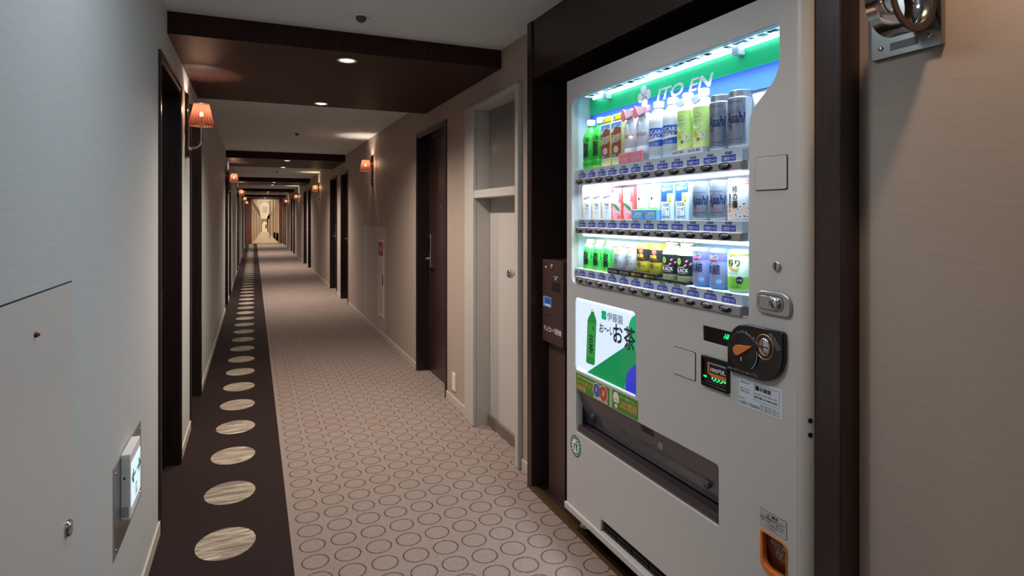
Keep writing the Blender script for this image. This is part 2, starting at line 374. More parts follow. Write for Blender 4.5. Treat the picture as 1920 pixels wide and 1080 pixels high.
# doors -----------------------------------------------------------
ORD = ['nearest', 'second', 'third', 'fourth', 'fifth', 'sixth', 'seventh', 'eighth', 'ninth', 'tenth']
dn = [0]
def hotel_door(side, y0, y1, zt, label, hardware=True):
    dn[0] += 1
    r = struct(empty('door_%d' % dn[0], (XL if side < 0 else XR, (y0+y1)/2, 0), 0 if side > 0 else PI), label)
    W = (y1-y0)/2                                     # local: +x into the wall, y along the corridor
    fr = G(); t = .02
    for s in (-1, 1):
        a, b = sorted((s*W, s*(W-t))); fr.box(-.006, .15, a, b, 0, zt)
        a, b = sorted((s*(W-.002), s*(W+.022))); fr.box(-.01, 0.0, a, b, 0, zt+.022)
        a, b = sorted((s*(W-t), s*(W-t-.018))); fr.box(.06, .085, a, b, 0, zt-t)
    fr.box(-.006, .15, -W+t, W-t, zt-t, zt); fr.box(-.01, 0, -W, W, zt-.002, zt+.022); fr.box(.06, .085, -W+t, W-t, zt-t-.018, zt-t)
    fr.build('door_frame', M_frame, r)
    lf = G().box(.085, .13, -W+t, W-t, .006, zt-t).build('door_leaf', M_leaf, r, bevel=.002)
    hy = (W-t-.075)*(1 if side > 0 else 1)
    hp = G().box(.073, .085, hy-.028, hy+.028, .85, 1.12).build('lock_plate', M_steel, lf, bevel=.004)
    lv = G().tube([(.075, hy, .925), (.03, hy, .925), (.022, hy-.012, .925), (.02, hy-.11, .925)], .008, 8).build('lever_handle', M_chrome, lf)
    lv = G().box(.064, .074, hy-.016, hy+.016, 1.0, 1.09).build('card_reader', M_blackgloss, lf)
    G().lathe([(.008, 0), (.008, .004)], 12).build('peephole', M_chrome, lf)
    pk = bpy.data.objects[-1] if False else [c for c in lf.children if c.name.startswith('peephole')][0]
    pk.rotation_euler = (0, -PI/2, 0); pk.location = (.085, 0, 1.345)
    return r
hotel_door(1, *DD, DH+.01, 'dark wooden guest room door with steel lock plate, right wall before the white door')
for i, (a, b) in enumerate(LD): hotel_door(-1, a, b, DH, 'recessed dark wooden door, %s along the left wall' % ORD[i] if i < 10 else None)
for i, (a, b) in enumerate(RD): hotel_door(1, a, b, DH, 'recessed dark wooden door, %s along the right wall beyond the extinguisher panel' % ORD[i])
# white service door with transom
dn[0] += 1
r = struct(empty('door_%d' % dn[0], (XR, 0, 0)), 'pale painted service door with ribbed glass transom on the right wall')
a, b = WD; zt = 1.93
g = G(); g.box(-.025, 0, a-.04, a, 0, zt+.012); g.box(-.025, 0, b-.145, b+.015, 0, zt-.018); g.box(-.025, 0, a, b-.145, zt-.018, zt+.012); g.box(-.025, 0, b-.145, b+.015, zt-.018, zt+.012)
g.build('casing', M_paint, r, bevel=.004)
b2 = b-.145
g = G(); g.box(0, .14, b2, b, 0, zt); g.box(0, .14, a, a+.012, 0, zt); g.box(0, .14, a+.012, b2, zt-.018, zt); g.build('jamb', M_paint, r)
G().box(-.02, .12, a+.012, b2, 1.378, 1.425).build('transom_bar', M_paint, r, bevel=.003)
lf = G().box(.085, .12, a+.014, b2-.004, .062, 1.378).build('door_leaf', M_paint, r)
G().box(.07, .12, a+.012, b2, 0, .06).build('sill', mat('sill_grey', (110, 98, 88), .5), r)
kn = G().ylathe([(.011, 0), (.011, -.02), (.024, -.03), (.026, -.042), (.02, -.05), (.0, -.052)], 20).build('door_knob', M_chrome, lf)
kn.rotation_euler = (0, 0, -PI/2); kn.location = (.085, a+.225, .955)
M_ribbed = mat('ribbed_glass', (120, 116, 112), .12, spec=.8)
g = G(); n = 26; ya, yb = a+.014, b2-.004; vs = []
for i in range(n*4+1):
    t = i/(n*4); d = .011*abs(math.sin(PI*t*n))
    for z in (1.425, zt-.018): vs.append((.088-d, ya+(yb-ya)*t, z))
g.add(vs, [(2*i, 2*i+1, 2*i+3, 2*i+2) for i in range(n*4)], 0, True); g.box(.088, .095, ya, yb, 1.425, zt-.018)
g.build('transom_pane', M_ribbed, r)

# ceiling beams with downlights -----------------------------------
g0 = None
def downlight(x, y, z, label, group, power=P_DOWN):
    r = tag(empty('recessed_downlight', (x, y, z)), label, 'downlight', group)
    prof = [(.050, 0), (.050, -.004), (.042, -.004), (.036, .004)]
    G().lathe(prof, 24, capb=False, capt=False).build('trim_ring', M_white, r)
    G().lathe([(.037, -.0015), (.022, -.006), (.0001, -.008)], 20).build('lens', M_lampdisc, r)
    light('downlight_lamp', 'SPOT', (x, y, z-.02), power, WHITE, .03, spot=150, blend=1.)
    return r
for k in range(5):
    y0 = 3.023+PER*k; y1 = y0+1.572
    struct(G().box(XL, XR, y0, y1, ZB, ZC).build('trim_%d' % (5+k), M_beam), '%s dark wooden ceiling beam across the corridor' % ORD[k])
    for j, y in enumerate((y0+.155, y0+1.445)):
        downlight(.442, y, ZB, 'round recessed downlight at the %s edge of the %s dark ceiling beam' % (('front', 'rear')[j], ORD[k]), 'downlights in the ceiling beams', P_DOWN*(1 if k == 0 else 1.3))
def detector(x, y, label):
    r = tag(empty('smoke_detector', (x, y, ZC)), label, 'detector', 'ceiling detectors')
    G().lathe([(.0, -.008), (.03, -.008), (.044, -.005), (.046, 0)], 24).build('mounting_plate', M_white, r)
    G().lathe([(.0, -.03), (.012, -.03), (.021, -.022), (.024, -.008)], 20).build('sensor_head', mat('detector_grey', (70, 68, 66), .4), r)
detector(.444, 2.747, 'small round ceiling detector on the pale ceiling before the nearest beam')
detector(.431, 6.887, 'small round ceiling detector between the nearest and second beams')
detector(.431, 6.887+PER, 'small round ceiling detector between the second and third beams')

# wall sconces -----------------------------------------------------
def sconce_proto():
    r = empty('wall_sconce', (0, 0, 0))                # local: x = away from the wall
    G().box(0, .014, -.05, .05, 1.60, 1.953).build('back_plate', mat('dark_mirror_plate', (60, 46, 42), .15, .9), r, bevel=.002)
    pts = [(.012, 0, 1.652), (.03, 0, 1.652)]+[(.03+.048*math.sin(t), 0, 1.70-.048*math.cos(t)) for t in [PI/2*i/8 for i in range(1, 9)]]+[(.078, 0, 1.80)]
    G().tube(pts, .006, 10).build('arm', M_chrome, r)
    g = G(); g.lathe([(.0, -.012), (.014, -.012), (.02, 0), (.014, .006)], 16, (0.016, 0, 1.652)); g.build('rosette', M_chrome, r)
    g = G(); n = 72; vs = []
    for i in range(n):
        a = 2*PI*i/n; q = 1+.045*(i % 2)
        for rr, z in ((.064*q, 1.782), (.0385*q, 1.905)): vs.append((.078+rr*math.cos(a), rr*math.sin(a), z))
    for i in range(n): g.add([vs[2*i], vs[(2*i+2) % (2*n)], vs[(2*i+3) % (2*n)], vs[2*i+1]], [(0, 1, 2, 3)], 1 if i % 3 == 2 else 0)
    sh = g.build('shade', [M_shade, M_shade2], r)
    g = G(); g.tube([(.078+.066*math.cos(2*PI*i/24), .066*math.sin(2*PI*i/24), 1.782) for i in range(25)], .002, 6)
    hm = mat('hoop_brown', (90, 45, 32), .5); g.build('hoop', hm, sh)
    G().tube([(.078+.0395*math.cos(2*PI*i/24), .0395*math.sin(2*PI*i/24), 1.905) for i in range(25)], .0016, 6).build('hoop', hm, sh)
    g = G(); g.lathe([(.009, 1.79), (.009, 1.832)], 14, (.078, 0, 0)); g.build('lamp_holder', mat('candle_sleeve', (225, 190, 160), .4), r)
    G().lathe([(.004, 1.832), (.009, 1.840), (.010, 1.848), (.005, 1.857), (.0001, 1.861)], 14, (.078, 0, 0)).build('bulb', M_bulb, r)
    return r
proto = sconce_proto()
sc_list = [(-1, 3.81+PER*k) for k in range(5)]+[(1, 6.88+PER*k) for k in range(4)]
SC_ORD = ['nearest', 'second', 'third', 'fourth', 'farthest']
cnt = {-1: 0, 1: 0}
for i, (s, y) in enumerate(sc_list):
    o = proto if i == 0 else copy_tree(proto)
    x = XL if s < 0 else XR
    o.location = (x, y, 0); o.rotation_euler = (0, 0, 0 if s < 0 else PI)
    tag(o, '%s wall sconce on the %s wall, brown string shade on a chrome arm' % (SC_ORD[cnt[s]], 'left' if s < 0 else 'right'), 'wall lamp', 'corridor wall sconces')
    cnt[s] += 1; q = -s
    light('sconce_lamp', 'POINT', (x+q*.078, y, 1.869), P_SCONCE, (1, .80, .44) if (s, cnt[s]) == (1, 2) else WARM, .006)

# mural ------------------------------------------------------------
r = tag(empty('mural_picture', (.50, YEND, 0)), 'tall sepia picture of an arched street filling the far end wall', 'picture')
Z0, Z1, HW = .03, 2.03, .565
sep = lambda c: mat('sepia_%d_%d' % (c[0], c[2]), c, .6)
mats = [sep(c) for c in ((205, 182, 148), (240, 224, 190), (150, 122, 94), (118, 92, 70), (184, 156, 122), (92, 68, 52), (222, 200, 164))]
G().box(-HW-.02, HW+.02, -.02, 0, Z0-.02, Z1+.02).build('picture_panel', mats[0], r)
g = G(); P = lambda x, z: (x*HW, Z0+(Z1-Z0)*z)
q = lambda pts, mi, y=-.0205: g.flat([P(*p) for p in pts], y, mi)
q([(-1, .0), (1, .0), (.12, .26), (-.34, .26)], 6)                                   # street
q([(-1, .0), (-.34, .26), (-.34, .56), (-1, .9)], 4); q([(-1, .9), (-.34, .56), (-.45, .74), (-1, 1)], 3)   # left houses
q([(1, 0), (.12, .26), (.12, .60), (1, 1)], 4); q([(1, .02), (.62, .12), (.62, .25), (1, .22)], 3)
q([(-.34, .26), (.2, .26), (.2, .56), (-.34, .56)], 2); q([(-.6, 1), (.4, 1), (.3, .56), (-.34, .56)], 1)   # sky
q([(-.5, .98), (.36, .98), (.3, .9), (-.1, .95), (-.5, .88)], 0, -.021)
q(ell(-.06, .40, .2, .1, 16, 0, PI)+[(-.26, .26), (.14, .26)], 1, -.021); q([(-.02, .33), (.12, .33), (.12, .43), (-.02, .43)], 3, -.0215)
for x, c in ((.30, 5), (.55, 3), (.75, 2)): q([(x, .12+.03*x), (x+.07, .1), (x+.07, .98), (x, .98)], c, -.021)
for x, z0, z1 in ((-.92, .04, .8), (-.72, .1, .72), (-.5, .2, .62)): q([(x, z0), (x+.08, z0+.04), (x+.08, z1-.06), (x, z1)], 2, -.021)
q([(-.2, .7), (.1, .7), (.1, .84), (-.2, .84)], 6, -.021); q([(.22, .68), (.5, .66), (.5, .64), (.22, .66)], 3, -.0215)
g.build('picture_print', mats, r)
light('picture_light', 'SPOT', (.5, YEND-1.0, ZC-.02), P_MURAL, (1, .93, .82), .05, rot=(math.radians(42), 0, 0), spot=110)
# green glow sign far right
r = tag(empty('exit_sign', (XR, 18.3, 2.0)), 'small green-lit exit sign high on the far right wall', 'sign')
G().box(-.04, 0, -.1, .1, .0, .12).build('sign_box', M_white, r, bevel=.004)
G().box(-.043, -.04, -.09, .09, .01, .11).build('lit_face', mat('exit_green', (40, 200, 120), .4, emit=1.5), r)

# ------------------------------------------------------------------ left wall fittings
r = tag(empty('access_hatch', (XL, 0, 0)), 'large flush white access hatch with a small chrome latch in the left wall', 'hatch')
G().box(0, .0012, 0.55, 1.513, .057, 1.1357).build('shadow_gap', M_gap, r)
hd = G().box(0, .004, .556, 1.510, .060, 1.133).build('hatch_door', mat('hatch_paint', (194, 190, 186), .4), r)
lt = G().ylathe([(.017, 0), (.017, -.006), (.013, -.009), (.0, -.010)], 20, sx=.8).build('latch', M_chrome, hd)
lt.rotation_euler = (0, 0, PI/2); lt.location = (.004, 1.462, .642)
pg = G().lathe([(.005, 0), (.005, .004), (.0030, .005), (.0026, .007), (.0001, .008)], 12).build('red_plug', mat('dark_red_plug', (110, 30, 45), .4), hd)
pg.rotation_euler = (0, PI/2, 0); pg.location = (.004, 1.272, 1.066); tag(pg, 'small dark red plug')
# second-hatch hint further along the left wall
r = tag(empty('flush_wall_cabinet', (XL, 0, 0)), 'flush papered service cabinet in the left wall beyond the second recessed door', 'cabinet')
G().box(0, .001, 6.108, 7.497, .06, 1.1415).build('shadow_gap', M_gap, r)
G().box(0, .002, 6.11, 7.495, .062, 1.14).build('cabinet_door', mat('cabinet_paper_left', (186, 186, 184), .55), r)
# guidance light
r = tag(empty('emergency_guide_light', (XL, 2.125, .46), PI/2), 'lit green and white emergency guide sign low on the left wall', 'sign')   # local x -> world y, local -y -> into corridor
g = G().box(-.21, .21, -.003, 0, -.125, .125); g.build('back_plate', M_steel, r)
for x in (-.19, .19):
    for z in (-.105, .105): G().ylathe([(.005, 0), (.005, -.002), (.0001, -.0035)], 10, (x, -.003, z)).build('screw', M_chrome, r)
hs = G().box(-.125, .035, -.027, -.003, -.056, .131).build('housing', M_white, r, bevel=.002)
G().box(-.1255, -.1245, -.014, -.010, .06, .068).build('test_slot', M_black, hs)
g = G()
for i in range(6): g.box(-.1258, -.125, -.022, -.006, -.045+i*.005, -.0425+i*.005)
g.build('fine_print', M_printgrey, hs)
fc = G().box(-.115, .028, -.0285, -.027, -.025, .10).build('lit_face', mat('guide_face', (225, 240, 245), .4, emit=.72, ergb=(205, 232, 255)), r)
g = G(); cx, cz = -.043, .055
for s in (-1.2, 1.2):
    g.flat([(cx+s*.008, cz+.004), (cx+s*.035, cz+.004), (cx+s*.030, cz+.02), (cx+s*.040, cz+.02), (cx+s*.060, cz), (cx+s*.040, cz-.02), (cx+s*.030, cz-.02), (cx+s*.035, cz-.004), (cx+s*.008, cz-.004)][::1 if s > 0 else -1], -.0290)
g.flat([(cx-.012, -.015), (cx+.012, -.015), (cx+.012, .02), (cx-.012, .02)], -.0290)
g.flat([(cx-.008, -.015), (cx+.008, -.015), (cx+.008, .015), (cx-.008, .015)], -.0292, 1)
ringflat(g, cx+.001, .008, .0, .0035, -.0294, 0, 10); g.flat([(cx-.003, .004), (cx+.004, .004), (cx+.006, -.012), (cx-.006, -.012)], -.0294, 0)
g.build('exit_arrows', [mat('exit_print_green', (0, 120, 70), .5, emit=.30), mat('exit_print_white', (230, 240, 240), .5, emit=.8)], fc)
light('guide_glow', 'AREA', (XL+.035, 2.08, .5), .12, (.8, .93, 1), .13, .12, rot=(0, -PI/2, 0))

# ------------------------------------------------------------------ right wall fittings
r = tag(empty('power_outlet', (XR, 3.86, .155)), 'small white wall outlet low between the dark door and white door', 'outlet')
G().box(-.006, 0, -.035, .035, -.06, .06).build('cover_plate', M_white, r, bevel=.003)
g = G()
for z in (-.018, .018):
    for y in (-.007, .007): g.box(-.0064, -.006, y-.001, y+.001, z-.004, z+.004)
g.build('sockets', M_black, r)
r = tag(empty('extinguisher_cabinet', (XR, 0, 0)), 'flush wall cabinet with narrow red and white extinguisher strip, right wall', 'cabinet')
G().box(-.001, 0, 6.108, 7.497, .06, 1.1615).build('shadow_gap', M_gap, r)
hd = G().box(-.002, 0, 6.11, 7.495, .062, 1.16).build('cabinet_door', mat('cabinet_paper', (186, 176, 166), .55), r)
g = G().box(-.008, -.003, 6.22, 6.512, .215, 1.02); wn = g.build('sign_frame', M_white, r, bevel=.002)
G().box(-.0085, -.008, 6.24, 6.495, .85, 1.00).build('red_panel', mat('sign_red', (165, 26, 34), .5), wn)
g = G(); text(g, '消火器', 0, 0, 0, .16, .05); t = g.build('lettering', M_printwhite, wn); t.rotation_euler = (0, 0, -PI/2); t.location = (-.0088, 6.367, .925)
G().box(-.0085, -.008, 6.24, 6.495, .235, .84).build('white_panel', mat('sign_white', (196, 184, 172), .4), wn)
G().box(-.014, -.008, 6.235, 6.25, .55, .66).build('pull_handle', M_black, wn)
# polished lamp by the machine
r = tag(empty('ring_wall_lamp', (XR, .812, 1.605)), 'polished steel wall plate with a large chrome ring beside the vending recess', 'wall lamp')
G().box(-.012, 0, -.073, .073, 0, .24).build('back_plate', M_plate, r, bevel=.0015)
ro = G().ylathe([(.065, -.03), (.065, .022), (.054, .022), (.054, -.03), (.065, -.03)], 48, sm=False, caps=False).build('chrome_ring', M_chrome, r); ro.location = (-.077, -.03, .087)
rr_ = G(); rr_.ylathe([(.066, -.034), (.066, -.029), (.0535, -.029), (.0535, -.034), (.066, -.034)], 48, sm=False, caps=False); rr_.build('ring_rim', mat('rim_bronze', (72, 54, 50), .4, .3), ro)
for p_ in ro.data.polygons: p_.use_smooth = abs(p_.normal.y) < .5
for y, z in ((.05, .022), (-.05, .022)): 
    s = G().lathe([(.0055, 0), (.0055, .0015), (.003, .003), (.0001, .003)], 12).build('screw', M_steel, r); s.rotation_euler = (0, -PI/2, 0); s.location = (-.012, y, z)
G().box(-.0126, -.012, -.028, .03, .012, .028).build('rating_label', mat('grey_label', (92, 92, 92), .4), r)
# ------------------------------------------------------------------ television card vendor beside the machine
RZ = -PI/2
r = tag(empty('card_vendor', (1.22, 2.477, .012), RZ), 'brown television card vendor on a pedestal left of the drinks machine', 'card vendor')
Z = -.012
G().box(.02, .175, .022, .20, 0, .70+Z).build('pedestal', M_brown, r, bevel=.003)
bx = G().box(0, .20, 0, .20, .700+Z, 1.073+Z).build('vendor_box', M_brown, r, bevel=.003)
k = G().ylathe([(.013, 0), (.013, -.004), (.009, -.006), (.0001, -.006)], 18, (.091, 0, 1.046+Z)).build('cam_lock', M_chrome, bx)
G().ylathe([(.0035, 0), (.0025, -.002), (.0001, -.003)], 10, (.037, 0, 1.04+Z)).build('red_lamp', M_redled, bx)
G().prism(rrect(.094, .178, .937+Z, .977+Z, .004), -.001, .002).build('card_slot', M_blackgloss, bx)
ct = G(); ct.prism(rrect(.010, .09, .86+Z, .907+Z, .003), -.0012, 0); ct.flat([(.028, .872+Z), (.085, .872+Z), (.085, .901+Z), (.028, .901+Z)], -.0014, 1); ct.flat([(.03, .866+Z), (.085, .866+Z), (.085, .873+Z), (.03, .873+Z)], -.0015, 2)
ct.build('card_sticker', [mat('card_blue', (110, 150, 205), .4), mat('card_deepblue', (50, 90, 175), .4), M_printwhite], bx)
G().box(.012, .075, -.0006, .002, .822+Z, .8245+Z).build('seam', M_black, bx)
g = G(); text(g, 'テレビカード販売機', .1, .762+Z, -.0008, .168, .026, bold=.012)
g.build('lettering', M_printwhite, bx); g = G(); text(g, 'カード取出口', .132, 1.002+Z, -.0008, .045, .009); g.flat([(.132, .987+Z), (.138, .993+Z), (.132, .999+Z), (.126, .993+Z)][::-1], -.0008)
g.build('slot_print', M_printwhite, bx)

# ------------------------------------------------------------------ vending machine (local x = along the front, y = into it, z up)
MX, MY = 1.1615, 2.135
vm = tag(empty('vending_machine', (MX, MY, .0), RZ), 'large pale grey drinks vending machine with lit display in the recess', 'vending machine')
W, TOP = 1.146, 1.8127
win = [(.040, 1.03), (.040, 1.685)]+[(.075-.035*math.cos(t), 1.70+.037*math.sin(t)) for t in [PI/2*i/6 for i in range(1, 7)]]+[(1.055, 1.737), (1.062, 1.735), (1.065, 1.728), (1.065, 1.655), (1.063, 1.635), (1.057, 1.616), (1.048, 1.602), (1.036, 1.588), (1.018, 1.574), (.999, 1.558), (.985, 1.545), (.975, 1.529), (.970, 1.512), (.968, 1.495), (.968, 1.018), (.962, 1.012), (.058, 1.008), (.046, 1.014)]
adw = rrect(.061, .477, .669, .952, [.02, .008, .024, .018])
slot = rrect(.075, .860, .425, .592, [.006, .004, .012, .006])
ret = rrect(1.008, 1.089, .39, .491, [.03, .004, .016, .004])
outer = [(0, .124), (.252, .124), (.256, .128), (.258, .160), (.264, .168), (.90, .168), (.908, .160), (.91, .124), (1.118, .124), (1.118, TOP), (0, TOP)]
disp = rrect(.798, .909, .920, .963, .001)
plate('front_panel', outer, [win, adw, slot, ret, disp], 0, .030, M_body, vm, .0012)
g = G(); vs = []; n = 10
for i in range(n+1):
    t = PI/2*i/n
    for z in (.124, TOP): vs.append((1.1178+.0282*math.sin(t), .03*(1-math.cos(t))+.0003, z))
g.add(vs, [(2*i, 2*i+2, 2*i+3, 2*i+1) for i in range(n)], 0, True); ed = g.build('door_edge', M_body, vm)
for z in (.80, .767):
    h_ = G().ylathe([(.0055, -.001), (.0055, .0)], 12).build('bolt_hole', M_black, ed); h_.location = (1.1415, .0135, z); h_.rotation_euler = (0, 0, 1.0)
g = G(); g.box(0.003, 1.144, .16, .74, .10, TOP-.01); g.box(.003, .035, .03, .16, .10, TOP-.01); g.box(1.08, 1.144, .031, .16, .10, TOP-.01); g.box(.035, 1.08, .03, .16, 1.755, TOP-.01); g.box(.035, 1.08, .031, .16, .172, .38)
g.build('cabinet', M_side, vm)
g = G(); g.box(-.002, 1.125, -.012, .03, .097, .122); g.build('kick_plate', M_body, vm, bevel=.003)
g = G(); g.box(.25, .92, .012, .03, .12, .172)
for i in range(7): g.box(.262+i*.093, .262+i*.093+.085, .006, .012, .132, .137, 1); g.box(.262+i*.093, .262+i*.093+.085, .006, .012, .145, .150, 1)
g.build('air_grille', [M_gap, M_black], vm)
for x in (.035, 1.12):
    ft = G().lathe([(.030, .012), (.030, .022), (.026, .03), (.010, .034), (.009, .10)], 20, (x, .075, 0)).build('levelling_foot', mat('foot_metal', (150, 142, 146), .35, .7), vm)
    G().lathe([(.031, .012), (.032, .018), (.031, .022)], 20, (x, .075, 0)).build('rubber_pad', M_rubber, ft)

# display case
g = G(); x0, x1, z0, z1, dp = .036, 1.072, .996, 1.746, .088
g.add([(x0, dp, z0), (x1, dp, z0), (x1, dp, z1), (x0, dp, z1)], [(0, 1, 2, 3)]); g.add([(x0, .03, z0), (x0, dp, z0), (x0, dp, z1), (x0, .03, z1)], [(0, 1, 2, 3)])
g.add([(x1, .03, z0), (x1, dp, z0), (x1, dp, z1), (x1, .03, z1)], [(3, 2, 1, 0)]); g.add([(x0, .03, z1), (x1, .03, z1), (x1, dp, z1), (x0, dp, z1)], [(0, 1, 2, 3)]); g.add([(x0, .03, z0), (x1, .03, z0), (x1, dp, z0), (x0, dp, z0)], [(3, 2, 1, 0)])
case = g.build('display_case', M_case, vm)
# brand header
hp = empty('header_board', (0, 0, 0)); hp.parent = vm
G().box(.043, 1.07, .083, .087, 1.673, 1.744).build('green_band', M_hgreen, hp)
G().box(.043, 1.07, .083, .087, 1.610, 1.673).build('blue_band', M_hblue, hp)
g = G(); clover(g, .407, 1.687, .036, .0825, rot=.12); text(g, 'ITO EN', .613, 1.675, .0822, .272, .04, shear=.25, bold=.035); g.build('brand_lettering', M_printwhite, hp)
# light guide at the top
tg = G().box(.09, 1.05, .028, .062, 1.737, 1.742).build('light_guide', M_guide, vm)
G().tube([(.09, .07, 1.733), (1.055, .07, 1.733)], .0045, 8).build('led_strip', M_tube, vm)
for x in (.19, .86): G().box(x-.012, x+.012, .058, .082, 1.715, 1.738).build('lamp_clip', M_case, vm)
g = G()
random.seed(3)
for i in range(60):
    x = .1+.93*random.random(); g.box(x, x+.006+.02*random.random(), .03, .033+.02*random.random(), 1.7355, 1.7368)
g.build('guide_prisms', mat('prism_blue', (120, 170, 215), .2), tg)

S0, DS = .117, .0706
ROWS = [(1.391, 1.415, 1.452), (1.204, 1.2275, 1.258), (1.010, 1.037, 1.066)]
PRICES = [['¥160']*10+['¥360']*2, ['¥130']*9+['¥300']*3, ['¥130']*3+['¥180']*4+['¥150']*2+['¥200']*3]
btn_me = cap_me = None
for rI, (za, zb, zs) in enumerate(ROWS):
    rl = G().box(.080, .946, -.008, .022, za, zb).build('button_rail', M_rail, vm, bevel=.003)
    G().box(.083, .965, .004, .012, zb, zs-.001).build('price_strip', M_strip, vm)
    G().box(.045, .968, .012, .083, zs-.004, zs).build('shelf', M_case, vm)
    G().box(.948, .966, -.002, .012, za-.004, zb+.028).build('strip_bracket', M_clearpl, vm)
    if rI < 2:
        G().tube([(.085, .030, za-.006), (.955, .030, za-.006)], .006, 8).build('led_tube', M_tube, vm)
        light('shelf_led_spill', 'AREA', (MX+.004, MY-.52, za-.008), P_TUBE*.42, (.74, .88, 1), .008, .86, rot=(0, math.radians(60), 0), spread=150)
        light('shelf_led', 'AREA', (MX+.006, MY-.52, za-.006), P_TUBE, COOL, .010, .86, rot=(0, math.radians(-22), 0), spread=130)
    for i in range(12):
        x = S0+DS*i; zc = (za+zb)/2+.0005
        if btn_me is None:
            b = G().ylathe([(1., 0.0002), (1., -.0022), (.9, -.0030), (.80, -.0022), (.74, .0), (.0001, .0)], 24, sx=.0235, sz=.0098).build('button', M_btn, vm); btn_me = b.data
            c = G().ylathe([(1., 0), (.98, -.004), (.85, -.0055), (.0001, -.0062)], 20, (0, 0, .0012), sx=.0150, sz=.0056).build('button_cap', M_cap, b); cap_me = c.data
        else:
            b = bpy.data.objects.new('button', btn_me); COL.objects.link(b); b.parent = vm
            c = bpy.data.objects.new('button_cap', cap_me); COL.objects.link(c); c.parent = b
        b.location = (x, -.0082, zc)
        t = G(); zt = zb+.002
        if rI < 2: t.flat(rrect(x-.026, x+.026, zt, zt+.0165, .001), .0035)
        else: t.flat(rrect(x-.026, x+.026, zt, zt+.0165, [0, 0, .009, .009]), .0035)
        tg_ = t.build('price_tag', M_tag, vm)
        t = G(); text(t, 'つめた〜い', x, zt+.0078, .0030, .046, .0105, bold=.015); text(t, PRICES[rI][i], x, zt+.0225, .0032, .026, .0085, mi=1, bold=.02); t.build('lettering', [M_printwhite, M_printblack], tg_)
light('top_led_spill', 'AREA', (MX+.004, MY-.55, 1.729), P_TUBE*.6, (.74, .88, 1), .010, .95, rot=(0, math.radians(52), 0), spread=150)
light('top_led', 'AREA', (MX+.006, MY-.55, 1.731), P_TUBE*1.0, COOL, .010, .95, rot=(0, math.radians(-20), 0), spread=70)
plate('window_pane', win, [], .013, .0145, M_pane, vm)

# advertising window
M_ad = mat('ad_backlit_white', (225, 232, 240), .4, emit=.75, ergb=(215, 228, 255))
M_adg = mat('ad_backlit_green', (0, 140, 80), .4, emit=.55); M_adg2 = mat('ad_backlit_mint', (0, 165, 110), .4, emit=.6); M_adb = mat('ad_backlit_blue', (52, 56, 190), .4, emit=.6)
M_adk = mat('ad_ink', (26, 40, 50), .5); M_adbt = mat('ad_bottle_green', (40, 150, 70), .4, emit=.3); M_adbt2 = mat('ad_bottle_label', (60, 165, 70), .4, emit=.35); M_adcap = mat('ad_cap', (230, 235, 225), .4, emit=.5)
ad = empty('advert_panel', (0, 0, 0)); ad.parent = vm
G().flat(rrect(.058, .48, .664, .956, .02), .0060).build('lit_board', M_ad, ad)
g = G()
g.flat([(.139, .669), (.405, .669), (.405, .69), (.416, .733), (.439, .758), (.477, .778), (.477, .90), (.43, .845), (.405, .824)], .0055)
g.flat(ell(.477, .88, .052, .062, 20, PI/2, 1.5*PI+.35), .0052, 1); g.flat([(.405, .669), (.477, .669), (.477, .778), (.455, .770), (.432, .752), (.416, .733), (.408, .70)], .0052, 2)
clover(g, .270, .911, .019, .0052, 1); g.build('colour_print', [M_adg, M_adg2, M_adb], ad)
g = G(); text(g, '伊藤園', .341, .911, .0048, .098, .030); text(g, 'お〜い', .288, .862, .0048, .098, .034, bold=.02, shear=.1)
text(g, 'お', .362, .860, .0046, .058, .066, bold=.03); text(g, '茶', .432, .856, .0046, .066, .08, bold=.03); g.build('lettering', M_adk, ad)
g = G(); g.flat([(.144, .715), (.150, .711), (.200, .713), (.207, .721), (.219, .880), (.214, .893), (.204, .905), (.203, .918), (.181, .917), (.179, .903), (.165, .890), (.155, .875)], .0048)
g.flat([(.149, .735), (.205, .742), (.214, .87), (.160, .868)], .0045, 1); g.flat([(.179, .912), (.204, .913), (.204, .926), (.179, .925)], .0045, 2)
text(g, 'お茶', .182, .79, .0042, .032, .075, mi=3, vertical=True, bold=.03); text(g, 'お', .197, .85, .0042, .014, .015, mi=3, bold=.03); g.build('bottle_print', [M_adbt, M_adbt2, M_adcap, M_adk], ad)
g = G()
for z in (.673, .948): g.tube([(.075, .0045, z), (.465, .0045, z)], .0014, 6)
g.build('edge_light', mat('edge_led', (255, 255, 255), .4, emit=3.5, ergb=(205, 225, 255)), vm)
plate('advert_pane', adw, [], .0012, .0022, M_pane, vm)
# stickers under it
def sticker(name, pts, z, m): return plate(name, pts, [], z-.0008, z, m, vm)
M_stg = mat('sticker_green', (78, 138, 34), .5); M_stor = mat('sticker_orange', (226, 150, 96), .5); M_stc = mat('sticker_cream', (236, 232, 214), .5); M_stb = mat('sticker_blue', (78, 94, 170), .5); M_str = mat('sticker_red', (196, 70, 64), .5)
s1 = sticker('heat_pump_sticker', rrect(.076, .316, .594, .659, .001), 0, M_stg)
g = G(); text(g, '省エネ 次世代冷却装置', .150, .648, -.0012, .13, .009, mi=2); text(g, 'ヒートポンプ', .145, .629, -.0012, .13, .02, mi=1, bold=.03); text(g, '自販機', .115, .608, -.0012, .07, .017, mi=1, bold=.03)
g.flat(ell(.232, .628, .028), -.0012, 2); g.flat(ell(.276, .628, .03), -.0013, 2); g.flat(ell(.232, .628, .025), -.0014, 3); g.flat(ell(.276, .628, .027), -.0015, 4); text(g, '冷', .228, .63, -.0017, .018, mi=2); text(g, '温', .276, .63, -.0017, .02, mi=2)
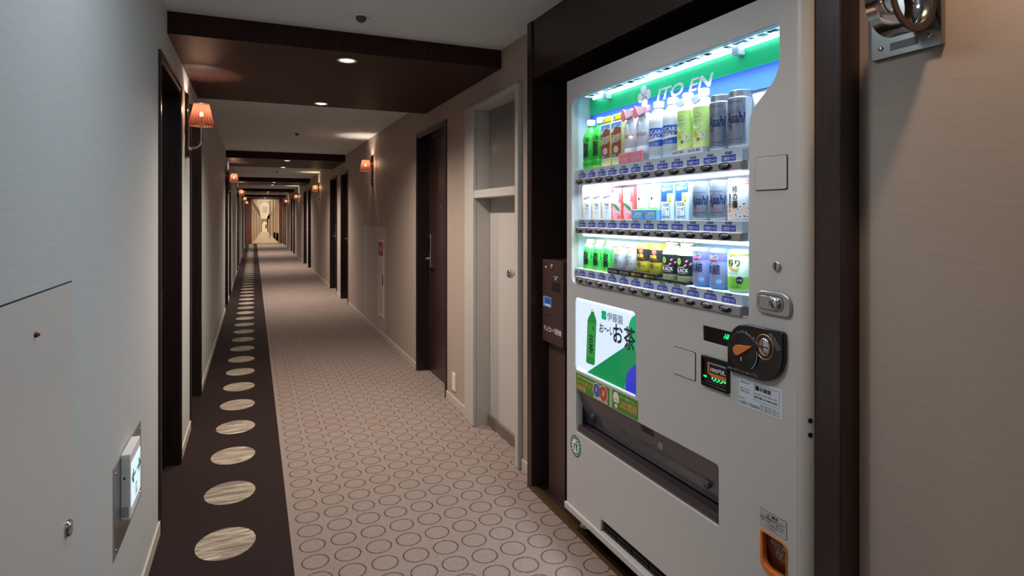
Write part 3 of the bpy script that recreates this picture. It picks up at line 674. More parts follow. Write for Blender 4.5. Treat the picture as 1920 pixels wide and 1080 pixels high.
g.flat(rrect(.21, .305, .597, .604, .002), -.0014, 2); text(g, '省エネ大賞受賞商品', .257, .6005, -.0016, .085, .005, mi=4); g.build('print', [M_stg, M_stor, M_stc, M_stb, M_str], s1)
s2 = sticker('led_lighting_sticker', rrect(.333, .488, .596, .661, .001), 0, M_stg)
g = G(); g.flat(ell(.359, .636, .019, .021), -.0012, 2); g.flat([(.350, .620), (.368, .620), (.365, .602), (.353, .602)], -.0012, 2); text(g, 'LED', .359, .632, -.0014, .026, .008, mi=3); text(g, 'LED照明', .433, .624, -.0012, .10, .028, mi=1, bold=.03); text(g, '省エネ 環境にやさしい', .432, .648, -.0012, .10, .008, mi=2)
g.build('print', [M_stg, M_stor, M_stc, M_printgrey], s2)
# delivery slot
g = G(); g.add([(.07, .15, .41), (.87, .15, .41), (.87, .15, .60), (.07, .15, .60)], [(0, 1, 2, 3)])
g.add([(.07, .03, .41), (.07, .15, .41), (.07, .15, .60), (.07, .03, .60)], [(0, 1, 2, 3)]); g.add([(.87, .03, .41), (.87, .15, .41), (.87, .15, .60), (.87, .03, .60)], [(0, 1, 2, 3)])
g.add([(.07, .03, .41), (.87, .03, .41), (.87, .15, .41), (.07, .15, .41)], [(0, 1, 2, 3)]); g.add([(.07, .03, .60), (.87, .03, .60), (.87, .15, .60), (.07, .15, .60)], [(0, 1, 2, 3)]); g.build('delivery_chute', M_side, vm)
fl = G(); fl.add([(.079, .006, .590), (.856, .006, .590), (.856, .045, .475), (.856, .048, .455), (.079, .048, .455), (.079, .045, .475)], [(0, 5, 2, 1), (5, 4, 3, 2)]); fl = fl.build('delivery_flap', M_smoke, vm)
G().box(.079, .856, .004, .05, .427, .452).build('delivery_ledge', mat('ledge_dark', (58, 50, 54), .3), vm, bevel=.006)
for x in (.15, .78): 
    h_ = G().ylathe([(.012, 0), (.012, -.008), (.008, -.012), (.0001, -.013)], 18).build('flap_pivot', M_smoke, fl); h_.location = (x, .036, .502)
g = G(); slope = lambda z: .006+(.590-z)*.339-.0012
def fq(x0_, x1_, z0_, z1_, mi=0): g.add([(x0_, slope(z0_), z0_), (x1_, slope(z0_), z0_), (x1_, slope(z1_), z1_), (x0_, slope(z1_), z1_)], [(0, 1, 2, 3)], mi)
for k in range(4):
    for j in range(9): fq(.49+j*.0075, .4955+j*.0075, .580-k*.006, .584-k*.006, 1)
for k in range(5): fq(.385, .46-.01*(k % 2), .544-k*.009, .5455-k*.009)
def fring(cx, cz, r0, r1, a0, a1, n=16):
    vs = []
    for i in range(n+1):
        a = a0+(a1-a0)*i/n
        for rr in (r0, r1): vs.append((cx+rr*math.cos(a), slope(cz+rr*math.sin(a)), cz+rr*math.sin(a)))
    g.add(vs, [(2*i, 2*i+1, 2*i+3, 2*i+2) for i in range(n)], 0)
fring(.52, .545, .014, .016, PI, 2*PI)
for a, b, c, d in ((.556, .558, .528, .562), (.556, .600, .526, .528), (.598, .600, .528, .562)): fq(a, b, c, d)
g.add([(x, slope(z)-.0004, z) for x, z in ((.562, .535), (.575, .530), (.59, .535), (.596, .556), (.580, .560), (.57, .548))], [tuple(range(6))]); g.build('flap_print', [M_printgrey, M_black], fl)
# green round sticker
s3 = sticker('recycling_sticker', ell(.072, .367, .0415, n=36), 0, mat('sticker_dark_green', (0, 100, 78), .5))
g = G(); ringflat(g, .072, .367, .0255, .0275, -.0012); g.flat(ell(.072, .367, .0255), -.0011); 
g.flat(ell(.080, .385, .0045), -.0014, 1); g.flat([(.074, .378), (.088, .378), (.086, .352), (.082, .344), (.078, .352)], -.0014, 1); g.flat([(.058, .374), (.068, .374), (.066, .350), (.060, .350)], -.0014, 1); g.flat([(.066, .378), (.078, .374), (.077, .371), (.066, .375)], -.0014, 1)
for k in range(16):
    a = 2*PI*k/16+.2; ringflat(g, .072+.0345*math.cos(a), .367+.0345*math.sin(a), .0, .0035, -.0012, 0, 6)
g.build('print', [M_printwhite, mat('sticker_dark_green2', (0, 100, 78), .5)], s3)

# right-hand controls
plate('cover_plate', rrect(.992, 1.091, 1.333, 1.417, .005), [], -.001, .0, M_gap, vm)
plate('cover_plate', rrect(.994, 1.089, 1.335, 1.4155, .005), [], -.0035, -.001, M_body, vm, .001)
plate('blank_panel', rrect(.673, .769, .797, .880, .003), [], -.0012, 0, M_gap, vm)
plate('blank_panel', rrect(.6745, .7675, .7985, .8785, .003), [], -.003, -.0012, M_body, vm, .0008)
lk = G().ylathe([(.0125, 0), (.0125, -.004), (.010, -.006), (.0001, -.006)], 24, (1.06, 0, 1.149), sx=.95).build('key_lock', M_chrome, vm)
G().box(1.0585, 1.0615, -.0065, -.004, 1.141, 1.157).build('keyway', M_black, lk)
hd = plate('door_handle', rrect(1.000, 1.104, 1.031, 1.086, [.016, .014, .026, .02]), [], -.008, 0, M_steel, vm, .002)
plate('handle_recess', rrect(1.008, 1.085, 1.040, 1.078, .014), [rrect(1.0095, 1.0835, 1.0415, 1.0765, .013)], -.0086, -.007, M_gap, hd)
plate('handle_grip', rrect(1.010, 1.052, 1.043, 1.075, .006), [], -.0095, -.007, M_steel, hd, .001)
h_ = G().ylathe([(.016, 0), (.016, -.006), (.012, -.010), (.0001, -.010)], 24, (1.061, -.008, 1.058)).build('handle_lock', M_chrome, hd)
k_ = G().box(-.0015, .0015, -.0005, .0005, -.008, .008).build('keyway', M_black, hd); k_.location = (1.061, -.0183, 1.058); k_.rotation_euler = (0, -.6, 0)
# price display
dp_ = G().box(.796, .911, .004, .02, .918, .965).build('price_display', M_blackgloss, vm)
g = G()
for j in range(4):
    for k in range(5):
        for l in range(3):
            if random.random() < .7: g.flat([(.876+j*.0082+l*.0022, .940+k*.0028), (.8778+j*.0082+l*.0022, .940+k*.0028), (.8778+j*.0082+l*.0022, .9422+k*.0028), (.876+j*.0082+l*.0022, .9422+k*.0028)], .0036)
g.build('display_digits', M_greenled, dp_)
# bill acceptor
ba = plate('bill_acceptor', rrect(.798, .904, .797, .882, .006), [rrect(.806, .896, .806, .874, .003)], -.008, 0, M_blackgloss, vm, .0015)
G().box(.804, .898, -.003, .0, .804, .876).build('bill_mouth', M_black, ba)
g = G(); g.flat([(.821, .838), (.893, .838), (.893, .834), (.893, .826), (.840, .826), (.821, .836)], -.0034); g.flat([(.821, .866), (.828, .866), (.828, .838), (.821, .838)], -.0034); g.flat([(.828, .862), (.893, .862), (.893, .866), (.828, .866)], -.0034, 1)
text(g, '1000円札', .861, .848, -.0036, .058, .013, mi=2, bold=.03); g.flat([(.812, .812), (.885, .812), (.885, .8125), (.812, .8125)], -.0036, 1); g.build('bill_print', [M_orange, M_printgrey, M_printwhite], ba)
g = G()
for x in (.808, .815, .840, .853, .866, .879, .888): g.flat(ell(x, .824, .0028, n=10), -.0038); 
for x in (.846, .859, .872): g.flat([(x-.004, .818), (x+.004, .818), (x+.002, .822)], -.0038)
g.build('guide_lamps', M_greenled, ba)
# coin unit
cu = plate('coin_unit', rrect(.907, 1.089, .863, .995, [.006, .075, .008, .068], 10), [], -.014, 0, M_blackgloss, vm, .003)
G().ylathe([(.050, 0), (.050, -.002), (.047, -.003), (.0001, -.003)], 36, (.965, -.014, .925)).build('dial_base', mat('dial_black', (20, 17, 17), .35), cu)
lv = G(); lv.prism([(.938, .930), (.938, .922), (.943, .915), (.951, .913), (.960, .918), (.972, .925), (.985, .934), (.997, .942), (.997, .945), (.984, .943), (.970, .941), (.955, .940), (.945, .938)], -.024, -.016); lv.build('return_lever', M_orange, cu, bevel=.002)
G().flat([(.958, .900), (.9605, .900), (.9605, .911), (.958, .911)], -.0172).build('lever_mark', M_printwhite, cu)
cs = G().ylathe([(.0285, 0), (.0285, -.002), (.0265, -.002), (.0265, .0005), (.0001, .0005)], 36, (1.034, -.014, .950), sz=1.1).build('coin_bezel', [M_gold], cu)
G().flat(ell(1.034, .950, .026, .0285), -.0146).build('coin_recess', mat('coin_recess_brown', (52, 32, 26), .35), cs)
g = G().ylathe([(.018, 0), (.018, -.003), (.016, -.0045), (.0001, -.0045)], 28, (1.035, -.0146, .950), sz=1.2).build('coin_plate', M_chrome, cs)
G().box(1.022, 1.048, -.0200, -.019, .9485, .9515).build('coin_slot', M_black, cs)
g = G()
for i, (ch, a) in enumerate(zip('おつり・返却', [2.0, 1.72, 1.45, 1.2, .95, .68])): text(g, ch, .968+.052*math.cos(a), .922+.052*math.sin(a), -.0146, ht=(.009 if ch != '・' else .003), rot=a-PI/2, bold=.02)
text(g, '主貨は一枚ずつ・本体に投入して下さい', .962, .8735, -.0146, .105, .007, bold=.015)
for (x, z), t in zip(((1.053, .981), (1.061, .973), (1.068, .965), (1.074, .956)), ('500', '100', '50', '10')):
    ringflat(g, x, z, .0052, .0063, -.0146, 0, 18); text(g, t, x, z, -.0148, .007, .004)
ringflat(g, .965, .925, .046, .048, -.0172, 0, 10, -.9, .2); g.build('lettering', M_printgrey, cu)
# address label
s4 = sticker('address_label', rrect(.936, 1.075, .780, .855, [.001, .002, .006, .001]), 0, mat('label_pale', (206, 212, 222), .5))
g = G(); text(g, '伊藤園', 1.022, .837, -.0012, .036, .011, bold=.03); clover(g, .997, .838, .007, -.0012)
for z, t in ((.842, '管理責任者'), (.826, 'お問い合せ先'), (.819, '故障時の連絡先')): text(g, t, .956, z, -.0012, .032, .004)
text(g, '支店 0120-000-000', 1.025, .824, -.0012, .07, .004); text(g, '東京都 03-3000-0000', 1.025, .815, -.0012, .072, .006, bold=.02); text(g, '120112665', .972, .790, -.0012, .066, .008, bold=.01)
for k in range(4): text(g, '商品・機械に関するお問い合せ', 1.038, .799-k*.0042, -.0012, .06, .0028)
text(g, '機械番号', .948, .801, -.0012, .02, .003)
for p in ((.986, 1.066, .806, .8065), (.986, 1.066, .846, .8465)): g.flat([(p[0], p[2]), (p[1], p[2]), (p[1], p[3]), (p[0], p[3])], -.0012)
for x in (.986, 1.066): g.flat([(x, .806), (x+.0006, .806), (x+.0006, .8465), (x, .8465)], -.0012)
g.build('print', M_printblack, s4)
# warning label and coin return
s5 = sticker('warning_label', rrect(1.006, 1.088, .500, .544, .003), 0, M_printblack)
plate('label_face', rrect(1.0067, 1.0873, .5007, .5433, .0027), [], -.0012, -.0008, mat('label_grey', (176, 174, 174), .5), s5)
g = G(); text(g, '警告', 1.053, .5365, -.0016, .02, .007, bold=.03); g.flat([(1.028, .533), (1.038, .533), (1.033, .5405)], -.0015); g.flat([(1.0298, .534), (1.0362, .534), (1.033, .539)], -.0017, 1); g.flat([(1.0325, .535), (1.0335, .535), (1.0335, .5375), (1.0325, .5375)], -.0018)
ringflat(g, 1.014, .522, .0045, .0055, -.0016, 0, 18); g.flat([(1.0105, .525), (1.0115, .5258), (1.0175, .519), (1.0165, .5182)], -.0016)
for k, t in enumerate(('転倒事故を防ぐために', '上に乗ったり、重たいもの', 'なし、揺り動かさないように', 'てください')): text(g, t, 1.022+.029*(1 if k < 3 else .62), .5275-k*.0068, -.0016, .056 if k < 3 else .034, .0046, bold=.015)
g.flat([(1.0067, .5315), (1.0873, .5315), (1.0873, .5319), (1.0067, .5319)], -.0016); g.build('print', [M_printblack, M_printgrey], s5)
cr = empty('coin_return', (0, 0, 0)); cr.parent = vm
plate('return_rim', rrect(1.008, 1.089, .39, .491, [.03, .004, .016, .004]), [rrect(1.016, 1.087, .405, .489, [.024, .002, .014, .002])], -.004, .012, M_orange, cr, .0015)
G().add([(1.012, .006, .486), (1.089, .006, .486), (1.089, .024, .398), (1.012, .024, .398)], [(0, 3, 2, 1)]).build('return_flap', mat('amber_flap', (92, 46, 30), .25), cr)
G().add([(1.005, .029, .38), (1.092, .029, .38), (1.092, .029, .495), (1.005, .029, .495)], [(0, 1, 2, 3)]).build('return_cup', M_orange, cr)
g = G(); text(g, 'おつり・返却', 1.059, .471, .0075, .05, .010, bold=.01)
for x, z in ((1.053, .444), (1.065, .444), (1.059, .454)): ringflat(g, x, z, .0075, .0085, .0115-.012*(z-.444)/.01*.2, 0, 20)
g.build('lettering', M_printgrey, cr)

# ------------------------------------------------------------------ drinks on the three shelves
def P(name, label, group, row, idx, cat='drink', d=.045):
    return tag(empty(name, (MX+d, MY-(S0+DS*idx), ROWS[row][2]), RZ), label, cat, group)
def mm(n, c, **k): return mat('drink_'+n, c, k.pop('rough', .35), **k)
D_green = mm('green', (52, 178, 62)); D_lime = mm('lime', (150, 205, 80)); D_capw = mm('cap', (228, 238, 238)); D_ink = mm('ink', (22, 34, 34)); D_red = mm('red', (205, 60, 50)); D_white = mm('white', (216, 220, 226))
D_silver = mm('silver', (196, 204, 218), metal=.75, rough=.3); D_silverdk = mm('silver_print', (120, 128, 146), metal=.4, rough=.35); D_blue = mm('blue', (40, 84, 190)); D_navy = mm('navy', (24, 38, 80)); D_pink = mm('pink', (228, 130, 152)); D_pinkp = mm('pale_pink', (240, 196, 208))
D_yel = mm('yellow', (232, 220, 50)); D_brown = mm('brown', (160, 84, 50)); D_sky = mm('sky', (96, 158, 222)); D_aqua = mm('aqua', (150, 205, 232)); D_black = mm('black', (30, 32, 36)); D_purple = mm('purple', (112, 92, 172)); D_amber = mm('amber', (226, 170, 80)); D_coral = mm('coral', (230, 92, 92)); D_peach = mm('peach', (244, 170, 180)); D_leaf = mm('leaf', (30, 140, 84)); D_palegreen = mm('pale_green', (196, 226, 130)); D_cream = mm('cream', (226, 226, 168)); D_milk = mm('milk', (206, 214, 224)); D_grey = mm('grey', (120, 118, 128)); D_mauve = mm('mauve', (120, 122, 158)); D_violet = mm('violet', (88, 84, 186)); D_taupe = mm('taupe', (126, 104, 108)); D_teal = mm('teal', (40, 150, 130))
SIDE = ['left', 'right']
# row 1 -----------------------------------------------------------
for i in range(2):
    r = P('green_tea_bottle', ('tall green tea bottle at the left end of the top shelf', 'tall green tea bottle second from the left on the top shelf')[i], 'tall green tea bottles', 0, i)
    b = G().lathe([(.028, 0), (.0325, .003), (.0325, .03), (.0315, .034), (.0325, .038), (.0325, .118), (.031, .128), (.024, .146), (.015, .160), (.014, .170)], 24).build('bottle', D_green, r)
    G().lathe([(.0165, .168), (.0165, .188), (.015, .190)], 20).build('cap', D_capw, r)
    g = G(); text(g, 'お', 0.006, .112, 0, ht=.015, wrap=.0332, bold=.02); text(g, 'お茶', -.004, .072, 0, .030, .058, wrap=.0332, vertical=True, bold=.06); g.build('lettering', D_ink, b)
    g = G().band(.0332, .085, .118, -.72, -.5, 4); text(g, '濃い緑茶', -.0203, .101, -.0005, .006, .028, mi=1, wrap=.0336, vertical=True); g.build('red_seal', [D_red, D_cream], b)
    if i == 1: G().lathe([(.0326, .001), (.0328, .008)], 24).build('lime_foot', D_lime, b)
for i in range(2):
    r = P('barley_tea_bottle', 'orange and blue labelled barley tea bottle with yellow %s, %s of the pair' % ('tag', SIDE[i]), 'barley tea bottles', 0, 2+i)
    b = G().box(-.031, .031, -.026, .026, 0, .158).build('bottle', D_cream, r, bevel=.006)
    g = G(); g.flat([(-.0305, .03), (.0305, .03), (.0305, .118), (-.0305, .118)], -.0265, 0); g.flat([(-.0305, .118), (.0305, .118), (.0305, .152), (-.0305, .152)], -.0265, 1)
    g.flat([(-.0305, .118), (.0305, .126), (.0305, .138), (.012, .132), (-.004, .143), (-.018, .132), (-.0305, .128)], -.0267, 2); g.flat([(-.02, .12), (.0305, .12), (.0305, .13), (-.005, .138)], -.0269, 0); g.flat([(-.0305, .075), (.0305, .088), (.0305, .112), (-.0305, .1)], -.0267, 3)
    text(g, '麦茶', 0, .094, -.0272, .05, .032, mi=4, bold=.05); text(g, '麦茶', 0, .0945, -.0274, .048, .030, mi=2, bold=.0); g.flat(ell(0, .055, .014, .012, 16), -.0272, 2); text(g, '祭', 0, .055, -.0275, .016, .016, mi=0); g.flat([(-.024, .032), (.0, .032), (.0, .039), (-.024, .039)], -.0272, 1)
    g.build('label', [D_brown, D_sky, D_white, D_amber, D_ink], b)
    G().lathe([(.016, .158), (.016, .182), (.014, .184)], 20).build('cap', D_capw, r)
    t = G().box(-.029, .029, -.024, -.016, .158, .182).build('neck_tag', D_yel, r, bevel=.004); g = G(); g.flat(ell(-.012, .170, .010, .0095), -.0246, 1); text(g, '茶', -.012, .17, -.025, .012, mi=2); g.build('print', [D_yel, D_white, D_ink], t)
for i in range(2):
    r = P('rose_water_bottle', 'clear bottle with pink drop shaped neck tag, %s of the pair' % SIDE[i], 'bottles with pink neck tags', 0, 4+i)
    b = G().lathe([(.028, 0), (.0315, .004), (.0315, .05), (.0305, .053), (.0315, .056), (.0315, .125), (.029, .14), (.017, .158), (.014, .166)], 24).build('bottle', D_milk, r)
    G().lathe([(.016, .166), (.016, .186), (.014, .188)], 20).build('cap', D_pink, r)
    g = G(); text(g, 'evian', -.002, .092, 0, .04, .016, wrap=.0321); g.band(.0321, .1135, .1145, -.9, .9, 10, 1); g.band(.0321, .0745, .0752, -.9, .9, 10, 1); g.build('lettering', [mm('crimson', (170, 50, 80)), D_pinkp], b)
    t = G(); t.prism([(-.030, .158), (-.024, .148), (-.015, .144), (-.006, .149), (-.002, .160), (-.005, .172), (-.012, .184), (-.018, .188), (-.026, .178)], -.034, -.031); t.prism([(-.010, .150), (.028, .158), (.030, .178), (-.014, .186)], -.031, -.018, 1); t.build('drop_tag', [D_pink, D_pinkp], r)
    n_ = G().box(-.034, .034, -.040, -.034, 0, .035).build('name_card', D_pink, r, bevel=.001); g = G(); text(g, 'ピュアルオ', -.004, .014, -.0404, .044, .013, bold=.02); text(g, 'ROSE WATER', -.004, .028, -.0404, .04, .004); g.build('lettering', D_white, n_)
for i in range(2):
    r = P('sports_drink_bottle', 'white sports drink bottle with blue wrap label, %s of the pair' % SIDE[i], 'white sports drink bottles', 0, 6+i)
    b = G().lathe([(.028, 0), (.0325, .004), (.0325, .045), (.0325, .118), (.0325, .125), (.030, .140), (.024, .152), (.0165, .162), (.0165, .168)], 24).build('bottle', D_milk, r)
    G().lathe([(.0175, .167), (.0175, .186), (.016, .188)], 20).build('cap', D_white, r)
    g = G(); g.band(.0329, .042, .100, mi=0, n=28); text(g, 'POCARI', -.002, .087, 0, .060, .0135, mi=1, wrap=.0334, bold=.03); text(g, 'SWEAT', -.003, .0715, 0, .050, .0125, mi=1, wrap=.0334, bold=.03)
    vs = []; n = 20
    for k in range(n+1):
        a = -1.3+2.6*k/n; zc = .061+.004*math.sin(a*1.4+.5); 
        for z in (zc-.0045*(1-abs(a)/1.6), zc+.005): vs.append((.0334*math.sin(a), -.0334*math.cos(a), z))
    g.add(vs, [(2*k, 2*k+2, 2*k+3, 2*k+1) for k in range(n)], 1, True)
    for k in range(3): text(g, 'ION SUPPLY DRINK', -.002, .052-.0035*k, 0, .036, .0022, mi=1, wrap=.0334)
    g.build('label', [D_blue, D_white], b)
for i in range(2):
    r = P('jasmine_tea_bottle', 'pale green flower patterned bottle with white neck tag, %s of the pair' % SIDE[i], 'pale green flavoured water bottles', 0, 8+i)
    b = G().lathe([(.028, 0), (.032, .004), (.032, .128), (.028, .142), (.018, .156), (.0155, .166)], 24).build('bottle', D_milk, r)
    G().lathe([(.0165, .166), (.0165, .187), (.015, .189)], 20).build('cap', D_white, r)
    g = G(); g.band(.0324, .018, .134, mi=0, n=28); g.band(.0326, .018, .05, -PI, PI, 28, 1)
    vs = [(.0328*math.sin(-.25+.62*math.cos(t)), -.0328*math.cos(-.25+.62*math.cos(t)), .096+.024*math.sin(t)) for t in [2*PI*k/24 for k in range(24)]]; g.add(vs, [tuple(range(24))], 2)
    text(g, 'Relax', -.006, .106, 0, .02, .007, mi=4, wrap=.0333); text(g, 'ジャスミンティー', -.008, .094, 0, .036, .009, mi=4, wrap=.0333, bold=.02); text(g, 'JASMINE WATER', -.008, .085, 0, .028, .0025, mi=4, wrap=.0333)
    for (x, z, s_, m_) in ((.012, .052, .010, 2), (-.010, .052, .006, 5), (.012, .052, .003, 5), (.016, .058, .004, 2), (-.002, .040, .005, 6), (-.014, .062, .004, 5)):
        vs = [(.0332*math.sin((x+s_*math.cos(t)*(1+.25*math.cos(5*t)))/.0332), -.0332*math.cos((x+s_*math.cos(t)*(1+.25*math.cos(5*t)))/.0332)-(.0002 if s_ < .004 else 0), z+s_*math.sin(t)*(1+.25*math.cos(5*t))) for t in [2*PI*k/20 for k in range(20)]]; g.add(vs, [tuple(range(20))], m_)
    g.build('label', [D_palegreen, mm('pale_lemon', (222, 232, 150)), D_white, D_lime, D_teal, D_amber, D_leaf], b)
    t = G(); t.prism(rrect(-.03, .006, .150, .172, .009), -.024, -.021); text(t, '香りひろがる', -.012, .164, -.0243, .026, .005, mi=1, rot=.15); text(t, 'すっきり', -.012, .157, -.0243, .02, .005, mi=1, rot=.15); t.build('neck_tag', [D_white, D_teal], r)
    n_ = G().box(-.032, .032, -.038, -.034, 0, .017).build('name_card', D_milk, r); g = G(); text(g, 'ほんのり 香る', 0, .009, -.0384, .05, .009, mi=0, bold=.02); g.build('lettering', D_navy, n_)
def silver_can(r, rad, h, thread):
    pr = [(rad*.86, 0), (rad*.98, .004), (rad, .008), (rad, h-.022), (rad*.95, h-.019)]
    z = h-.019
    for k in range(4): pr += [(rad*.90, z+.002), (rad*.95, z+.004)]; z += .0045
    pr += [(rad*.88, h)]
    b = G().lathe(pr, 28).build('can', D_silver, r)
    g = G(); R = rad+.0005; zt = h-.030; zb_ = .012
    g.band(R, zb_, h*.86, -1.15, .85, 20, 2)
    for z in (zt-.002, .022): g.band(R+.0003, z, z+.0012, -1.0, .55, 14, 0)
    for a, z0_, z1_ in ((.70, .034, zt-.014),): g.band(R+.0003, z0_, z1_, a-.02, a+.02, 2, 0)
    for (a0, z0_, a1, z1_) in ((.55, zt-.0015, .70, zt-.014), (.55, .0226, .70, .034)):
        vs = [((R+.0003)*math.sin(a), -(R+.0003)*math.cos(a), z+e) for a, z in ((a0, z0_), (a1, z1_)) for e in (-.0007, .0007)]; g.add(vs, [(0, 2, 3, 1)], 0)
    text(g, 'Asahi', -.001, h*.52, 0, .058, .030 if h > .12 else .026, wrap=R+.0004, shear=.25, bold=.05)
    text(g, '生', -.014, h*.37, 0, ht=.011, wrap=R+.0004, bold=.03); text(g, '辛口 ドライ', -.006, h*.29, 0, .026, .005, mi=1, wrap=R+.0004, bold=.02)
    for k in range(3): text(g, 'BREWERY QUALITY BEER', -.002, h*.66-.0045*k, 0, .03, .0024, wrap=R+.0004)
    text(g, 'BEER' if False else '生ビール', -.014, .012+.004, 0, .02, .005, wrap=R+.0004)
    g.build('label', [D_navy, D_red, D_silverdk], b)
for i in range(2):
    r = P('tall_beer_can', ('tall silver beer can second from the right on the top shelf', 'tall silver beer can at the right end of the top shelf')[i], 'tall silver beer cans', 0, 10+i); silver_can(r, .0325, .155, 1)
# row 2 -----------------------------------------------------------
for i in range(3):
    r = P('yogurt_drink_carton', 'white slim drink carton with purple lettering, %s from the left on the middle shelf' % ('first', 'second', 'third')[i], 'white yogurt drink cartons', 1, i)
    b = G().box(-.030, .030, -.024, .024, 0, .126).build('carton', D_white, r, bevel=.002)
    g = G(); g.flat([(-.030, .002), (-.022, .002), (-.024, .094), (-.030, .094)], -.0245, 1); g.flat([(-.022, .082), (.0295, .090), (.0295, .096), (-.022, .088)], -.0245, 1); g.flat([(-.018, .076), (.0295, .084), (.0295, .090), (-.018, .082)], -.0246, 0)
    text(g, 'Yoo', .004, .056, -.0248, .030, .013, mi=2, bold=.04); text(g, 'カルピス' if False else '乳酸菌', .004, .042, -.0248, .030, .008, mi=0); text(g, '200', .004, .026, -.0248, .024, .011, mi=3); text(g, '毎日すっきり', .004, .006, -.0248, .04, .005, mi=3)
    g.build('print', [D_purple, D_amber, D_navy, mm('soft_grey', (190, 180, 196))], b)
    g = G(); g.flat([(-.03, .121), (-.014, .118), (-.018, .112), (-.03, .108)], -.0246); g.build('purple_mark', D_purple, b)
for i in range(2):
    r = P('peach_drink_carton', 'red carton printed with pink peach and green leaf, %s of the pair' % SIDE[i], 'red peach drink cartons', 1, 3+i)
    b = G().box(-.0315, .0315, -.024, .024, 0, .111).build('carton', D_coral, r, bevel=.002)
    g = G(); g.flat([(x, z) for x, z in ell(.006, .028, .034, .036, 28) if x < .0314 and x > -.0314], -.0245, 1); g.flat([(x, z) for x, z in ell(-.012, .078, .028, .022, 28) if x > -.0312], -.0246, 2); g.flat([(-.025, .055), (-.012, .056), (.012, .044), (.024, .030), (.006, .034), (-.012, .044)], -.0248, 3)
    text(g, 'NECTAR', -.007, .079, -.025, .042, .014, mi=4); text(g, '白桃', -.008, .062, -.025, .02, .006, mi=0); text(g, 'つぶつぶ果肉', -.0, .018, -.025, .036, .006, mi=5); g.flat([(-.01, .003), (.0314, .003), (.0314, .016), (.012, .014)], -.0249, 0); text(g, 'ピーチ', .012, .007, -.0252, .026, .006, mi=2); g.build('print', [D_coral, D_peach, D_white, D_leaf, D_ink, D_purple], b)
    if i == 0:
        t = G(); t.prism(rrect(-.036, -.022, .100, .128, .005), -.027, -.0245); t.build('red_tab', D_coral, r)
for i in range(2):
    r = P('slim_aqua_bottle', 'slim pale aqua bottle behind bright blue stand, %s of the pair' % SIDE[i], 'slim aqua bottles on blue stands', 1, 5+i)
    b = G().box(-.026, .026, -.02, .02, .02, .118).build('bottle', mm('aqua_pale%d' % i, (206, 230, 240)), r, bevel=.004)
    g = G(); text(g, '天然ミネラル', -.012, .082, -.0206, .008, .052, vertical=True, mi=0); text(g, '塩分補給', .008, .088, -.0206, .007, .034, vertical=True, mi=0); text(g, '1/2日分', 0, .112, -.0206, .022, .005, mi=0); g.flat(ell(-.012, .07, .005), -.0208, 0); g.flat([(-.024, .034), (.02, .034), (.024, .040), (-.02, .040)], -.0206, 1); g.build('lettering', [D_navy, D_lime], b)
    st = G().box(-.034, .034, -.036, .02, 0, .034).build('blue_stand', D_sky, r, bevel=.002); g = G(); g.flat(rrect(-.024, .024, .006, .026, .002), -.0364, 0); g.flat([(-.021, .018), (-.013, .018), (-.013, .024), (-.021, .024)], -.0367, 1); text(g, 'ミネラル', .004, .012, -.0367, .034, .006, mi=2); g.build('stand_card', [D_aqua, D_coral, D_navy], st)
for i in range(2):
    r = P('lactic_soda_carton', 'blue topped pale drink carton with yellow dot, %s of the pair' % SIDE[i], 'blue and white lactic drink cartons', 1, 7+i)
    b = G().box(-.030, .030, -.024, .024, 0, .114).build('carton', mm('ice%d' % i, (196, 220, 240)), r, bevel=.002)
    g = G(); g.flat([(-.0298, .084), (.0298, .084), (.0298, .112), (-.0298, .112)], -.0245, 0); g.flat([(-.028, .060), (.0, .060), (.0, .083), (-.028, .083)], -.0246, 0); g.flat(ell(.012, .066, .0085), -.0248, 2); text(g, '整腸サポート', .0, .096, -.0248, .046, .012, mi=1, bold=.03); text(g, '一粒入って', .0, .107, -.0248, .03, .005, mi=1)
    g.flat(rrect(-.027, .014, .012, .058, .004), -.0246, 3); g.flat(rrect(-.0262, .0132, .0128, .0572, .004), -.0248, 1); text(g, '乳酸菌', -.006, .048, -.025, .032, .011, mi=3); text(g, 'ソーダ', -.006, .034, -.025, .030, .010, mi=3, bold=.02); ringflat(g, -.014, .021, .005, .0062, -.025, 3, 18); text(g, '無炭酸・無添加', -.002, .006, -.025, .044, .004, mi=3); g.build('print', [D_blue, D_white, mm('dot_yellow', (190, 210, 60)), D_navy], b)
for i in range(2):
    r = P('short_beer_can', 'short silver beer can on the middle shelf, %s of the pair' % SIDE[i], 'short silver beer cans', 1, 9+i); silver_can(r, .0325, .112, 1)
r = P('snack_can', 'pale can with pink lid and seed print at the right end of the middle shelf', None, 1, 11)
b = G().lathe([(.030, 0), (.0325, .004), (.0325, .096), (.031, .100)], 28).build('can', D_milk, r); G().lathe([(.0328, .098), (.0328, .104), (.032, .105), (.0328, .106), (.0328, .111), (.031, .113)], 28).build('lid', D_pink, r)
g = G(); g.band(.0329, .003, .05, -PI, PI, 28, 2); text(g, '柿の種', .000, .064, 0, .015, .062, wrap=.0334, vertical=True, bold=.04); text(g, '落花生入', -.017, .048, 0, .011, .050, wrap=.0334, vertical=True, bold=.03)
random.seed(5)
for k in range(16):
    x, z = random.uniform(-.03, .04), random.uniform(.006, .048); vs = [(.0332*math.sin((x+.006*math.cos(t))/.0332), -.0332*math.cos((x+.006*math.cos(t))/.0332), z+.006*math.sin(t)) for t in [2*PI*j/10 for j in range(10)]]; g.add(vs, [tuple(range(10))], 1)
    vs = [(.0335*math.sin((x+.002*math.cos(t))/.0335), -.0335*math.cos((x+.002*math.cos(t))/.0335), z+.002*math.sin(t)) for t in [2*PI*j/6 for j in range(6)]]; g.add(vs, [tuple(range(6))], 0)
g.build('label', [D_ink, D_white, mm('blossom', (228, 196, 184))], b)
